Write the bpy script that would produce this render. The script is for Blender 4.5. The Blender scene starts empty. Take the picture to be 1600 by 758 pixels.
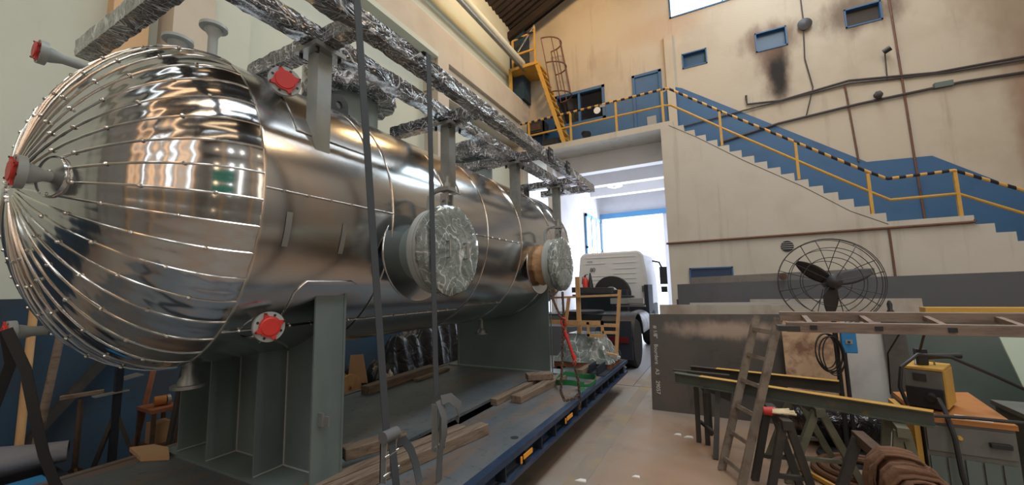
import bpy, bmesh, math, random
from math import sin, cos, pi, radians, sqrt
from mathutils import Vector, Matrix, noise
random.seed(7)
SC = bpy.context.scene
COL = SC.collection

# ------------------------------------------------------------------ camera
CAM_H = 1.75
_y, _p, _r = radians(27.7), radians(6.52), radians(-1.31)
_f = Vector((-sin(_y) * cos(_p), cos(_y) * cos(_p), sin(_p)))
_rt = Vector((cos(_y), sin(_y), 0)); _up = _rt.cross(_f)
_R = _rt * cos(_r) + _up * sin(_r); _U = -_rt * sin(_r) + _up * cos(_r)
cd = bpy.data.cameras.new('camera'); cam = bpy.data.objects.new('camera', cd); COL.objects.link(cam)
cam.matrix_world = Matrix(((_R.x, _U.x, -_f.x, 0), (_R.y, _U.y, -_f.y, 0), (_R.z, _U.z, -_f.z, CAM_H), (0, 0, 0, 1)))
cd.sensor_width = 36; cd.lens = 617.0 / 1600 * 36; cd.clip_start = 0.05; cd.clip_end = 200
SC.camera = cam

# ------------------------------------------------------------------ light
w = bpy.data.worlds.new('world'); SC.world = w; w.use_nodes = True
bg = w.node_tree.nodes['Background']; bg.inputs[0].default_value = (0.80, 0.90, 1.0, 1); bg.inputs[1].default_value = 2.6
def area(name, loc, look, size, sizey, power, color):
    l = bpy.data.lights.new(name, 'AREA'); l.shape = 'RECTANGLE'; l.size = size; l.size_y = sizey
    l.energy = power; l.color = color
    o = bpy.data.objects.new(name, l); COL.objects.link(o); o.location = loc
    o.rotation_euler = (Vector(look) - Vector(loc)).to_track_quat('-Z', 'Y').to_euler(); return o
area('roof_skylight_light', (2.3, 3.0, 11.9), (2.3, 3.0, 0), 1.9, 16, 1000, (0.88, 0.95, 1.0))
for k, (x, wd, p, c) in enumerate(((-4.3, .25, 40, (.95, 1, 1)), (-2.6, .35, 45, (1, .62, .34)), (-.9, .22, 50, (.95, 1, 1)), (.4, .35, 50, (1, .66, .38)), (4.4, .3, 50, (1, .7, .42)))):
    area('added_roof_streak_light', (x, -3.2, 10.4), (x, -3.2, 0), wd, 8.5, p, c)  # unseen strips added so white and orange streaks run over the domed end
area('yard_door_light', (-3.2, 16.8, 2.6), (-3.2, 0, 2.2), 2.2, 4.0, 420, (0.80, 0.88, 1.0))
area('high_window_light', (1.2, 11.7, 10.6), (1.2, 0, 6), 3.6, 1.6, 200, (0.75, 0.92, 1.0))
for k, (x, wd, p, c) in enumerate(((-2.2, .35, 22, (1, .55, .27)), (-1.0, .12, 40, (1, 1, 1)), (.15, .45, 30, (1, .56, .28)), (1.35, .14, 50, (.92, .98, 1)), (2.6, .45, 30, (1, .58, .30)), (4.0, .18, 55, (.9, .98, 1)), (5.2, .4, 24, (1, .6, .34)))):
    area('added_front_streak_light', (x, -7.6, 5.4), (x * .5, 6, 3.0), wd, 9.5, p, c)  # no windows in this wall: tall lights added for streaks mirrored in the head
for k, (y, p, c) in enumerate(((-3.9, 60, (1, .7, .42)), (-1.2, 70, (1, 1, 1)), (1.0, 50, (1, .97, .9)), (5.0, 40, (1, .8, .6)))):
    area('added_side_streak_light', (7.6, y, 4.6), (-3, 2.5, 2.0), .38, 6.0, p, c)  # likewise added out of view for reflections, the side wall has no windows
def point(name, loc, power, color, rad):
    l = bpy.data.lights.new(name, 'POINT'); l.energy = power; l.color = color; l.shadow_soft_size = rad
    o = bpy.data.objects.new(name, l); COL.objects.link(o); o.location = loc; return o
point('high_bay_lamp_light', (-3.2, 8.2, 10.6), 420, (1.0, 0.62, 0.28), 0.3)
point('high_bay_lamp_light_near', (4.4, 6.5, 10.6), 260, (1.0, 0.66, 0.34), 0.3)
vs = SC.view_settings; vs.view_transform = 'Standard'; vs.look = 'None'; vs.gamma = 1; vs.exposure = 0.0; vs.use_curve_mapping = False
SC.cycles.max_bounces = 8; SC.cycles.diffuse_bounces = 4; SC.cycles.glossy_bounces = 4; SC.cycles.sample_clamp_indirect = 4; SC.cycles.use_denoising = True

# ------------------------------------------------------------------ materials
def mat(name, col, rough=.6, metal=0., mix=(), bump=None, blobs=(), coat=0, emit=None, alpha=None, aniso=0, trans=0, spec=None, crease_glints=()):
    m = bpy.data.materials.new(name); m.use_nodes = True; nt = m.node_tree; N = nt.nodes; L = nt.links
    b = N['Principled BSDF']; b.inputs['Roughness'].default_value = rough; b.inputs['Metallic'].default_value = metal
    b.inputs['Base Color'].default_value = (*col, 1)
    if coat: b.inputs['Coat Weight'].default_value = coat; b.inputs['Coat Roughness'].default_value = .08
    if spec is not None: b.inputs['Specular IOR Level'].default_value = spec
    if aniso: b.inputs['Anisotropic'].default_value = aniso
    if trans: b.inputs['Transmission Weight'].default_value = trans
    if emit: b.inputs['Emission Color'].default_value = (*emit[0], 1); b.inputs['Emission Strength'].default_value = emit[1]
    tc = N.new('ShaderNodeTexCoord')
    def tex(scale, stretch=(1, 1, 1), detail=4, rgh=.6, dist=0.):
        mp = N.new('ShaderNodeMapping'); mp.inputs['Scale'].default_value = stretch
        L.new(tc.outputs['Object'], mp.inputs['Vector'])
        t = N.new('ShaderNodeTexNoise'); t.inputs['Scale'].default_value = scale; t.inputs['Detail'].default_value = detail
        t.inputs['Roughness'].default_value = rgh; t.inputs['Distortion'].default_value = dist
        L.new(mp.outputs[0], t.inputs['Vector']); return t.outputs['Fac']
    cur = None
    def blend(fac, c2):
        nonlocal cur
        mx = N.new('ShaderNodeMix'); mx.data_type = 'RGBA'
        if cur is None: mx.inputs['A'].default_value = (*col, 1)
        else: L.new(cur, mx.inputs['A'])
        mx.inputs['B'].default_value = (*c2, 1); L.new(fac, mx.inputs['Factor']); cur = mx.outputs['Result']
    for (scale, c2, lo, hi, stretch, amt, *dd) in mix:
        mr = N.new('ShaderNodeMapRange'); mr.inputs['From Min'].default_value = lo; mr.inputs['From Max'].default_value = hi
        mr.inputs['To Max'].default_value = amt; L.new(tex(scale, stretch, 4, .6, dd[0] if dd else 0), mr.inputs['Value']); blend(mr.outputs[0], c2)
    for (scale, c2, wdt, stretch, dist, amt) in crease_glints:  # pale lines in the colour stand in for glints on crinkled film
        sb = N.new('ShaderNodeMath'); sb.operation = 'SUBTRACT'; sb.inputs[1].default_value = .5; L.new(tex(scale, stretch, 1.5, .5, dist), sb.inputs[0])
        ab = N.new('ShaderNodeMath'); ab.operation = 'ABSOLUTE'; L.new(sb.outputs[0], ab.inputs[0])
        mr = N.new('ShaderNodeMapRange'); mr.inputs['From Min'].default_value = wdt; mr.inputs['From Max'].default_value = wdt * .25; mr.inputs['To Max'].default_value = amt
        L.new(ab.outputs[0], mr.inputs['Value']); blend(mr.outputs[0], c2)
    for (c, r, c2, amt, nz) in blobs:
        mp = N.new('ShaderNodeMapping'); mp.vector_type = 'POINT'
        mp.inputs['Scale'].default_value = [1 / q for q in r]; mp.inputs['Location'].default_value = [-a / q for a, q in zip(c, r)]
        L.new(tc.outputs['Object'], mp.inputs['Vector'])
        ln = N.new('ShaderNodeVectorMath'); ln.operation = 'LENGTH'; L.new(mp.outputs[0], ln.inputs[0])
        ad = N.new('ShaderNodeMath'); ad.operation = 'MULTIPLY_ADD'; L.new(tex(nz, (1, 1, .5)), ad.inputs[0]); ad.inputs[1].default_value = 1.0; L.new(ln.outputs['Value'], ad.inputs[2])
        mr = N.new('ShaderNodeMapRange'); mr.interpolation_type = 'SMOOTHSTEP'
        mr.inputs['From Min'].default_value = 1.5; mr.inputs['From Max'].default_value = .8; mr.inputs['To Max'].default_value = amt
        L.new(ad.outputs[0], mr.inputs['Value']); blend(mr.outputs[0], c2)
    if cur is not None: L.new(cur, b.inputs['Base Color'])
    if bump:
        bp = N.new('ShaderNodeBump'); bp.inputs['Strength'].default_value = bump[1]; bp.inputs['Distance'].default_value = bump[2] if len(bump) > 2 else .01
        L.new(tex(bump[0], bump[3] if len(bump) > 3 else (1, 1, 1), 3, .55, bump[4] if len(bump) > 4 else 0), bp.inputs['Height']); L.new(bp.outputs[0], b.inputs['Normal'])
    if alpha is not None: b.inputs['Alpha'].default_value = alpha
    return m

def hazard(name, k, axis=(1, 0, 1.6)):
    m = mat(name, (.02, .02, .02), .5); nt = m.node_tree; N = nt.nodes; L = nt.links
    tc = N.new('ShaderNodeTexCoord'); d = N.new('ShaderNodeVectorMath'); d.operation = 'DOT_PRODUCT'; d.inputs[1].default_value = axis
    L.new(tc.outputs['Object'], d.inputs[0]); mu = N.new('ShaderNodeMath'); mu.operation = 'MULTIPLY'; mu.inputs[1].default_value = k
    L.new(d.outputs['Value'], mu.inputs[0]); fr = N.new('ShaderNodeMath'); fr.operation = 'FRACT'; L.new(mu.outputs[0], fr.inputs[0])
    gt = N.new('ShaderNodeMath'); gt.operation = 'GREATER_THAN'; gt.inputs[1].default_value = .5; L.new(fr.outputs[0], gt.inputs[0])
    mx = N.new('ShaderNodeMix'); mx.data_type = 'RGBA'; mx.inputs['A'].default_value = (.012, .012, .02, 1); mx.inputs['B'].default_value = (.62, .36, .10, 1)
    L.new(gt.outputs[0], mx.inputs['Factor']); L.new(mx.outputs['Result'], N['Principled BSDF'].inputs['Base Color']); return m

def stainless(name, wav, rough, gore=False):
    m = mat(name, (.55, .56, .57), rough, 1.0, mix=[(2.2, (.45, .45, .455), .45, .75, (1, .4, 1), .7)], bump=wav, aniso=0)
    return m

S1 = (1, 1, 1)
MAT = dict(
    wall=mat('cream_painted_wall', (.50, .445, .36), .85, mix=[(.7, (.37, .31, .235), .48, .8, S1, .75), (3.0, (.27, .21, .155), .58, .8, (1, 1, .10), .7), (14, (.36, .30, .22), .72, .78, S1, .5)], bump=(9, .25, .01),
             blobs=[((1.68, 12, 7.35), (.52, 1, 1.35), (.13, .085, .06), .9, 2.2), ((1.72, 12, 7.2), (.27, 1, 1.05), (.018, .015, .014), 1.0, 3.2), ((1.6, 12, 8.15), (.95, 1, .7), (.16, .10, .07), .85, 2.5), ((3.5, 12, 8.3), (1.1, 1, .75), (.12, .085, .06), .85, 2.2), ((6.25, 12, 5.0), (.8, 1, 2.8), (.24, .13, .075), .75, 1.3),
                    ((6.3, 12, 8.0), (1.6, 1, 2.2), (.25, .18, .12), .7, 1.0), ((-1.0, 12, 9.4), (1.7, 1, .6), (.46, .30, .2), .45, 1.5)]),
    wall_green=mat('pale_green_cream_wall', (.52, .55, .47), .85, mix=[(.6, (.43, .45, .37), .5, .8, S1, .6), (5, (.38, .37, .28), .68, .8, (1, 1, .3), .5)], bump=(8, .2, .01)),
    wall_low=mat('whitewashed_stair_wall', (.53, .50, .44), .85, mix=[(.9, (.42, .38, .32), .48, .8, S1, .7), (4, (.31, .27, .22), .56, .8, (1, 1, .06), .7), (25, (.3, .26, .2), .74, .8, S1, .5)], bump=(10, .2, .01)),
    white=mat('white_paint', (.70, .69, .72), .75, mix=[(1.2, (.58, .56, .58), .5, .8, S1, .6)]),
    blue=mat('blue_wall_paint', (.035, .115, .25), .55, mix=[(1.5, (.025, .07, .15), .5, .8, S1, .6), (6, (.09, .13, .17), .66, .8, (1, 1, .4), .5)], bump=(9, .15, .01)),
    blue_dark=mat('dark_blue_wall_paint', (.015, .045, .08), .7, mix=[(1.5, (.03, .03, .03), .45, .7, S1, .8)]),
    blue_door=mat('light_blue_paint', (.10, .32, .60), .5),
    brown_dark=mat('dark_brown_roof', (.016, .011, .009), .8, mix=[(3, (.035, .018, .012), .5, .7, S1, .8)]),
    floor=mat('worn_concrete_floor', (.275, .25, .22), .62, mix=[(.5, (.27, .175, .115), .42, .62, S1, .85), (2.5, (.13, .115, .10), .55, .75, S1, .7), (18, (.10, .08, .06), .66, .75, S1, .6)], bump=(16, .18, .01),
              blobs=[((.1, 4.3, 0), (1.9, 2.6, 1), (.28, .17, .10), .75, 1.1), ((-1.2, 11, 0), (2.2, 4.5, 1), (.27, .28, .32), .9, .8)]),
    steel=stainless('brushed_stainless', (1.6, .13, .05, (1, .25, 1)), .19),
    steel_head=stainless('polished_stainless_gores', (2.4, .30, .05, (1.6, .5, .18)), .135),
    bead=mat('stainless_seam_bead', (.72, .70, .66), .18, 1.0),
    chrome=mat('bright_zinc', (.62, .62, .60), .28, 1.0),
    primer=mat('grey_green_primer', (.145, .185, .18), .42, mix=[(1.8, (.115, .15, .16), .45, .7, S1, .8), (9, (.17, .16, .14), .68, .76, S1, .4)]),
    primer_lt=mat('light_grey_primer', (.34, .37, .365), .4, mix=[(4, (.26, .29, .29), .5, .7, S1, .7)]),
    galv=mat('galvanised_grey', (.30, .31, .30), .42, .6, mix=[(6, (.20, .21, .20), .5, .7, S1, .7)]),
    red=mat('red_plastic_cap', (.55, .03, .025), .42, mix=[(8, (.42, .03, .02), .5, .7, S1, .6)]),
    black=mat('black_paint', (.015, .016, .018), .45),
    rubber=mat('black_rubber', (.018, .018, .02), .8),
    film=mat('clear_stretch_film', (.035, .038, .045), .15, .0, mix=[(5, (.15, .155, .165), .48, .66, (1, .8, 1), .8, .8)], crease_glints=[(4.5, (.60, .64, .68), .020, (1.4, .6, .7), 1.6, .85), (7, (.45, .48, .52), .014, (.5, 1.5, 1.2), 2.0, .8), (10, (.66, .68, .70), .010, (1, .4, 1.6), 2.2, .9)], bump=(9, .5, .05, (1.2, .45, .8), 1.6), coat=.8),  # crinkle highlights are painted into the colour as pale lines
    film_lt=mat('bright_stretch_film', (.15, .185, .175), .14, .0, mix=[(3.5, (.27, .30, .29), .45, .65, S1, .7, .6)], crease_glints=[(3.6, (.64, .67, .68), .014, (1, 1, .7), 1.6, .8), (6.5, (.55, .58, .6), .010, (1, .6, 1.3), 2.0, .75)], bump=(5, .4, .05, S1, 1.6), coat=.8),
    deck=mat('worn_dark_steel_deck', (.098, .118, .135), .5, .15, mix=[(2.2, (.17, .18, .185), .45, .7, (1, .4, 1), .8), (1.6, (.23, .125, .06), .52, .64, (1.6, .25, 1), .6), (14, (.02, .025, .03), .58, .7, S1, .6)], bump=(20, .15, .01)),
    deck_edge=mat('blue_steel_edge', (.018, .042, .095), .45, .3, mix=[(5, (.10, .12, .15), .5, .7, (1, .3, 1), .8)], bump=(18, .2, .01)),
    navy=mat('dark_navy_steel', (.010, .016, .028), .6),
    wood=mat('old_timber', (.19, .14, .10), .8, mix=[(9, (.09, .055, .035), .45, .7, (3, .3, 3), .85)], bump=(14, .5, .01, (3, .3, 3))),
    wood_new=mat('pale_pine', (.55, .33, .15), .7, mix=[(9, (.40, .22, .09), .45, .7, (2, 2, .5), .7)]),
    plywood=mat('reddish_wood', (.26, .10, .05), .7, mix=[(6, (.15, .06, .03), .45, .7, S1, .8)]),
    cardboard=mat('cardboard', (.42, .26, .14), .85),
    webbing=mat('grey_black_webbing', (.045, .052, .060), .8, bump=(90, .4, .003)),
    web_grey=mat('grey_webbing', (.11, .115, .12), .85, bump=(90, .4, .003)),
    green_web=mat('green_webbing', (.01, .14, .045), .75, bump=(60, .4, .003)),
    rust=mat('rusty_steel', (.10, .06, .04), .7, .3, mix=[(12, (.04, .03, .03), .45, .7, S1, .8)]),
    yellow=mat('yellow_paint', (.56, .32, .055), .5, mix=[(5, (.38, .20, .05), .5, .75, S1, .7)]),
    orange_top=mat('orange_brown_paint', (.42, .17, .045), .55, mix=[(4, (.25, .10, .04), .5, .7, S1, .8)]),
    striped=hazard('black_yellow_stripes', 4.6, (1, 0, .0)),
    striped_v=hazard('black_yellow_small_stripes', 6, (.3, 0, 1.0)),
    glass_dark=mat('dark_window_glass', (.012, .014, .02), .12, spec=.6),
    plate=mat('mill_scale_steel_plate', (.105, .105, .105), .42, .45, mix=[(1.1, (.15, .13, .115), .42, .65, S1, .85), (5, (.07, .07, .075), .55, .72, S1, .7)], bump=(6, .06, .02),
              blobs=[((.0, 6.05, 1.12), (.95, 1, .16), (.46, .37, .30), .95, 5.5)]),
    plate_dark=mat('blue_grey_steel_plate', (.062, .066, .076), .5, .3, mix=[(1.2, (.085, .088, .10), .45, .7, S1, .8)]),
    plate_cream=mat('dusty_pale_plate', (.40, .36, .31), .6, mix=[(2.5, (.26, .20, .15), .48, .68, (1, 1, .5), .85)]),
    alu=mat('bright_aluminium_sheet', (.36, .37, .365), .35, .5, mix=[(3, (.36, .37, .36), .5, .7, S1, .7)]),
    copper=mat('rusty_orange_plate', (.62, .42, .27), .7, .1, mix=[(5, (.22, .11, .07), .48, .66, S1, .9), (12, (.50, .34, .2), .6, .7, S1, .6)]),
    plate_green=mat('green_grey_plate', (.12, .155, .145), .55, .1, mix=[(1.5, (.09, .12, .115), .45, .7, S1, .7), (20, (.2, .2, .18), .7, .75, S1, .4)]),
    white_sheet=mat('pale_metal_sheet', (.56, .56, .54), .45, .1, mix=[(2.5, (.40, .40, .39), .5, .75, S1, .8)]),
    lightgreen=mat('pale_green_panel', (.60, .74, .62), .6),
    alu_ladder=mat('weathered_ladder', (.22, .185, .15), .65, .1, mix=[(8, (.12, .08, .06), .45, .65, S1, .85)], bump=(30, .3, .01)),
    ladder_h=mat('dusty_wooden_ladder', (.23, .175, .14), .75, mix=[(9, (.13, .09, .075), .45, .65, (.4, 2, 2), .8)], bump=(30, .3, .01, (.3, 2, 2))),
    fan_metal=mat('dark_iron', (.035, .035, .04), .5, .3, mix=[(7, (.055, .045, .04), .5, .7, S1, .7)]),
    blade=mat('dark_brown_blade', (.018, .014, .013), .6),
    blue_box=mat('bright_blue_enamel', (.03, .22, .50), .4),
    ibeam=mat('grey_green_beam', (.10, .115, .095), .55, .2, mix=[(3, (.06, .065, .055), .45, .7, (1, 1, 1), .8), (1.6, (.28, .17, .03), .60, .66, S1, .8)]),
    trestle=mat('greasy_dark_steel', (.045, .043, .04), .6, .3, mix=[(6, (.08, .06, .045), .5, .7, S1, .7)]),
    trestle_g=mat('worn_green_steel', (.13, .13, .09), .6, .2, mix=[(5, (.06, .06, .05), .45, .7, S1, .8)]),
    cloth_brown=mat('brown_canvas', (.13, .065, .035), .9, bump=(18, .5, .02)),
    cloth_cream=mat('cream_crumpled_cloth', (.45, .40, .33), .9, bump=(9, .6, .03)),
    tarp=mat('black_polythene', (.014, .015, .017), .34, bump=(6, .6, .05, S1, .8)),
    tarp_grey=mat('grey_tarpaulin', (.17, .18, .21), .6, bump=(5, .6, .04)),
    cab=mat('white_cab_paint', (.66, .67, .68), .35, mix=[(2, (.52, .53, .54), .5, .8, S1, .6)]),
    silver=mat('silver_tank', (.42, .44, .47), .3, .7),
    tail=mat('red_tail_lens', (.10, .006, .01), .4),
    reflector=mat('amber_reflector', (.8, .33, .02), .35),
    paper=mat('white_paper', (.72, .73, .70), .8),
    glove=mat('cream_glove_fabric', (.62, .52, .32), .9, bump=(40, .4, .01)),
    bagm=mat('black_plastic_bag', (.012, .012, .016), .2, bump=(9, .9, .06, S1, .8)),
    cable=mat('black_cable', (.014, .014, .016), .5),
    rusty_pipe=mat('rust_brown_pipe', (.15, .07, .045), .7, mix=[(9, (.07, .04, .03), .5, .7, S1, .8)]),
    grey_pipe=mat('dark_conduit', (.06, .05, .05), .7),
    greymach=mat('grey_machine_paint', (.13, .135, .125), .5, mix=[(5, (.09, .085, .075), .5, .7, S1, .7)]),
    chalk=mat('white_chalk', (.62, .62, .60), .9),
    kraft=mat('kraft_paper_wrap', (.42, .25, .13), .8, bump=(14, .5, .02)),
    line=mat('worn_yellow_floor_paint', (.30, .235, .14), .7, mix=[(3, (.235, .20, .17), .36, .52, S1, .97)]),
    lampglass=mat('lamp_glass', (.8, .8, .8), .3),
    teal=mat('added_teal_netting', (.0, .22, .16), .8),
    orange_steel=mat('orange_painted_column', (.60, .38, .20), .6),
    yard=mat('pale_concrete_yard', (.6, .6, .58), .9),  # plain pale concrete, one even colour
)

# ------------------------------------------------------------------ mesh helpers
class MB:
    def __init__(s): s.bm = bmesh.new(); s.mi = 0
    def _new(s, vs, fs):
        v = [s.bm.verts.new(p) for p in vs]
        for f in fs:
            try: q = s.bm.faces.new([v[i] for i in f]); q.material_index = s.mi
            except ValueError: pass
        return v
    def box(s, x0, x1, y0, y1, z0, z1, M=None):
        P = [Vector((x, y, z)) for x in (x0, x1) for y in (y0, y1) for z in (z0, z1)]
        if M: P = [M @ p for p in P]
        s._new(P, [(0, 1, 3, 2), (4, 6, 7, 5), (0, 4, 5, 1), (2, 3, 7, 6), (0, 2, 6, 4), (1, 5, 7, 3)]); return s
    def bar(s, a, b, w, h, up=(0, 0, 1)):
        a = Vector(a); b = Vector(b); d = (b - a).normalized(); u = Vector(up)
        if abs(d.dot(u)) > .98: u = Vector((0, 1, 0))
        x = d.cross(u).normalized(); z = x.cross(d)
        P = []
        for p in (a, b):
            for sx, sz in ((-1, -1), (1, -1), (1, 1), (-1, 1)): P.append(p + x * sx * w / 2 + z * sz * h / 2)
        s._new(P, [(3, 2, 1, 0), (4, 5, 6, 7), (0, 1, 5, 4), (1, 2, 6, 5), (2, 3, 7, 6), (3, 0, 4, 7)]); return s
    def lathe(s, prof, o, ax, n=32, cap=True, jit=0, ph=0):
        o = Vector(o); ax = Vector(ax).normalized(); t = Vector((0, 0, 1)) if abs(ax.z) < .9 else Vector((1, 0, 0))
        x = ax.cross(t).normalized(); y = ax.cross(x); rings = []
        for k, (h, r) in enumerate(prof):
            ring = []
            for i in range(n):
                a = 2 * pi * i / n + ph; rr = r
                if jit and r > .001: rr = r + jit * noise.noise(Vector((cos(a) * 4, sin(a) * 4, k * 1.7 + o.y)))
                hh = h + (jit * .8 * noise.noise(Vector((cos(a) * 5 * r * 8, sin(a) * 5 * r * 8, k + 9 + o.y))) if jit else 0)
                ring.append(s.bm.verts.new(o + ax * hh + (x * cos(a) + y * sin(a)) * rr))
            rings.append(ring)
        for A, B in zip(rings, rings[1:]):
            for i in range(n):
                j = (i + 1) % n; f = s.bm.faces.new((A[i], A[j], B[j], B[i])); f.material_index = s.mi
        if cap:
            for R in (rings[0], rings[-1]):
                f = s.bm.faces.new(R); f.material_index = s.mi
        return s
    def cyl(s, a, b, r, r2=None, n=20):
        a = Vector(a); b = Vector(b); return s.lathe([(0, r), ((b - a).length, r if r2 is None else r2)], a, b - a, n)
    def disc(s, c, ax, r, t, n=32, hole=0):
        if hole: return s.lathe([(0, hole), (0, r), (t, r), (t, hole), (0, hole)], c, ax, n, False)
        return s.lathe([(0, r), (t, r)], c, ax, n)
    def tube(s, pts, r, n=8, closed=False, flat=1.0, up=(0, 0, 1)):
        P = [Vector(p) for p in pts]; rings = []; L = len(P); px = None
        for k, p in enumerate(P):
            d = (P[(k + 1) % L] - P[k - 1]) if closed else (P[min(k + 1, L - 1)] - P[max(k - 1, 0)])
            d.normalize()
            if px is None:
                u = Vector(up); px = d.cross(u)
                if px.length < .1: px = d.cross(Vector((1, 0, 0)))
            px = (px - d * px.dot(d)).normalized(); py = d.cross(px)
            rings.append([s.bm.verts.new(p + px * cos(2 * pi * i / n) * r + py * sin(2 * pi * i / n) * r * flat) for i in range(n)])
        pairs = list(zip(rings, rings[1:])) + ([(rings[-1], rings[0])] if closed else [])
        for A, B in pairs:
            for i in range(n):
                j = (i + 1) % n; f = s.bm.faces.new((A[i], A[j], B[j], B[i])); f.material_index = s.mi
        if not closed:
            for R in (rings[0], rings[-1]):
                f = s.bm.faces.new(R); f.material_index = s.mi
        return s
    def prism(s, poly, o, u, v, wv):
        """polygon given in (a,b) along u, v from o, thickened by vector wv"""
        o = Vector(o); u = Vector(u); v = Vector(v); wv = Vector(wv); n = len(poly)
        A = [o + u * a + v * b for a, b in poly]; V = s._new(A + [p + wv for p in A], [])
        f = s.bm.faces.new(V[:n]); g = s.bm.faces.new(V[n:][::-1]); f.material_index = g.material_index = s.mi
        for i in range(n):
            j = (i + 1) % n; q = s.bm.faces.new((V[i], V[i + n], V[j + n], V[j])); q.material_index = s.mi
        return s
    def ribbon(s, pts, wdir, wdt, th=.004):
        """flat strap following pts; wdir = direction of its width"""
        P = [Vector(p) for p in pts]; L = len(P); rings = []
        for k, p in enumerate(P):
            d = (P[min(k + 1, L - 1)] - P[max(k - 1, 0)]).normalized(); wd = Vector(wdir[k] if isinstance(wdir, list) else wdir)
            wd = (wd - d * wd.dot(d)).normalized(); nn = d.cross(wd)
            rings.append([s.bm.verts.new(p + wd * a * wdt / 2 + nn * b * th / 2) for a, b in ((-1, -1), (1, -1), (1, 1), (-1, 1))])
        for A, B in zip(rings, rings[1:]):
            for i in range(4):
                j = (i + 1) % 4; f = s.bm.faces.new((A[i], A[j], B[j], B[i])); f.material_index = s.mi
        for R in (rings[0], rings[-1]): s.bm.faces.new(R).material_index = s.mi
        return s
    def grid(s, fn, nu, nv, closed_u=False):
        V = [[s.bm.verts.new(fn(i / nu, j / nv)) for j in range(nv + 1)] for i in range(nu + (0 if closed_u else 1))]
        for i in range(nu):
            A = V[i]; B = V[(i + 1) % len(V)]
            for j in range(nv):
                f = s.bm.faces.new((A[j], B[j], B[j + 1], A[j + 1])); f.material_index = s.mi
        return s
    def beamwrap(s, a, b, w, h, jit=.006, step=.035):
        """box section with crinkled plastic skin"""
        a = Vector(a); b = Vector(b); d = (b - a); Ln = d.length; d.normalize(); x = d.cross(Vector((0, 0, 1))).normalized(); z = x.cross(d)
        n = max(2, int(Ln / step)); q = 3; per = []
        for i in range(4):
            c = [(-1, -1), (1, -1), (1, 1), (-1, 1)]; p, r = c[i], c[(i + 1) % 4]
            for k in range(q): t = k / q; per.append((p[0] + (r[0] - p[0]) * t, p[1] + (r[1] - p[1]) * t))
        rings = []
        for k in range(n + 1):
            c = a + d * Ln * k / n; ring = []
            for (sx, sz) in per:
                p = c + x * sx * w / 2 + z * sz * h / 2
                nz = noise.noise(p * 22) + .6 * noise.noise(p * 50)
                ring.append(s.bm.verts.new(p + (x * sx + z * sz) * jit * nz))
            rings.append(ring)
        m = len(per)
        for A, B in zip(rings, rings[1:]):
            for i in range(m):
                j = (i + 1) % m; s.bm.faces.new((A[i], A[j], B[j], B[i])).material_index = s.mi
        s.bm.faces.new(rings[0]); s.bm.faces.new(rings[-1]); return s
    def build(s, name, mats, parent=None, smooth=True, bevel=0, local=False):
        bmesh.ops.recalc_face_normals(s.bm, faces=s.bm.faces[:])
        me = bpy.data.meshes.new(name); s.bm.to_mesh(me); s.bm.free()
        for m in (mats if isinstance(mats, (list, tuple)) else [mats]): me.materials.append(MAT[m])
        if smooth:
            me.polygons.foreach_set('use_smooth', [True] * len(me.polygons)); me.set_sharp_from_angle(angle=radians(38))
        o = bpy.data.objects.new(name, me); COL.objects.link(o)
        if bevel:
            bv = o.modifiers.new('bevel', 'BEVEL'); bv.width = bevel; bv.segments = 2; bv.limit_method = 'ANGLE'; bv.angle_limit = radians(40)
        if parent is not None: adopt(o, parent)
        return o
WM = {}
def adopt(o, parent):
    o.parent = parent; o.matrix_parent_inverse = WM.get(parent.name, Matrix()).inverted()
def tag(o, label=None, cat=None, group=None, kind=None):
    for k, v in (('label', label), ('category', cat), ('group', group), ('kind', kind)):
        if v: o[k] = v
    return o
def thing(name, label, cat, loc=(0, 0, 0), group=None):
    o = bpy.data.objects.new(name, None); COL.objects.link(o); o.location = loc; o.empty_display_size = .1
    WM[o.name] = Matrix.Translation(loc); return tag(o, label, cat, group)
def struct(name, mb, m, **k): return tag(mb.build(name, m, **k), kind='structure')
def simple(name, mb, m, label, cat, group=None, **k): return tag(mb.build(name, m, **k), label, cat, group)
def copy_tree(o, parent=None):
    c = o.copy(); COL.objects.link(c)
    if parent is not None: c.parent = parent; c.matrix_parent_inverse = o.matrix_parent_inverse.copy()
    for ch in list(o.children): copy_tree(ch, c)
    return c
def text(name, body, size, loc, xdir, ydir, m, parent=None, ext=.001):
    c = bpy.data.curves.new(name, 'FONT'); c.body = body; c.size = size; c.extrude = ext; c.align_x = 'LEFT'
    tmp = bpy.data.objects.new(name + '_curve', c); COL.objects.link(tmp); bpy.context.view_layer.update()
    me = bpy.data.meshes.new_from_object(tmp.evaluated_get(bpy.context.evaluated_depsgraph_get())); bpy.data.objects.remove(tmp)
    x = Vector(xdir).normalized(); y = Vector(ydir).normalized(); z = x.cross(y)
    M = Matrix(((x.x, y.x, z.x, loc[0]), (x.y, y.y, z.y, loc[1]), (x.z, y.z, z.z, loc[2]), (0, 0, 0, 1)))
    me.transform(M); me.materials.clear(); me.materials.append(MAT[m]); me.name = name
    o = bpy.data.objects.new(name, me); COL.objects.link(o)
    if parent is not None: adopt(o, parent)
    return o

# ------------------------------------------------------------------ the building
XL, XR, YB, YS, YF = -5.9, 8.0, 12.0, 11.0, -8.0
struct('floor', MB().box(XL, XR, YF, 17.2, -.2, 0), 'floor')
struct('ground_outside', MB().box(-30, 25, 17.2, 60, -.22, -.02), 'yard')
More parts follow.
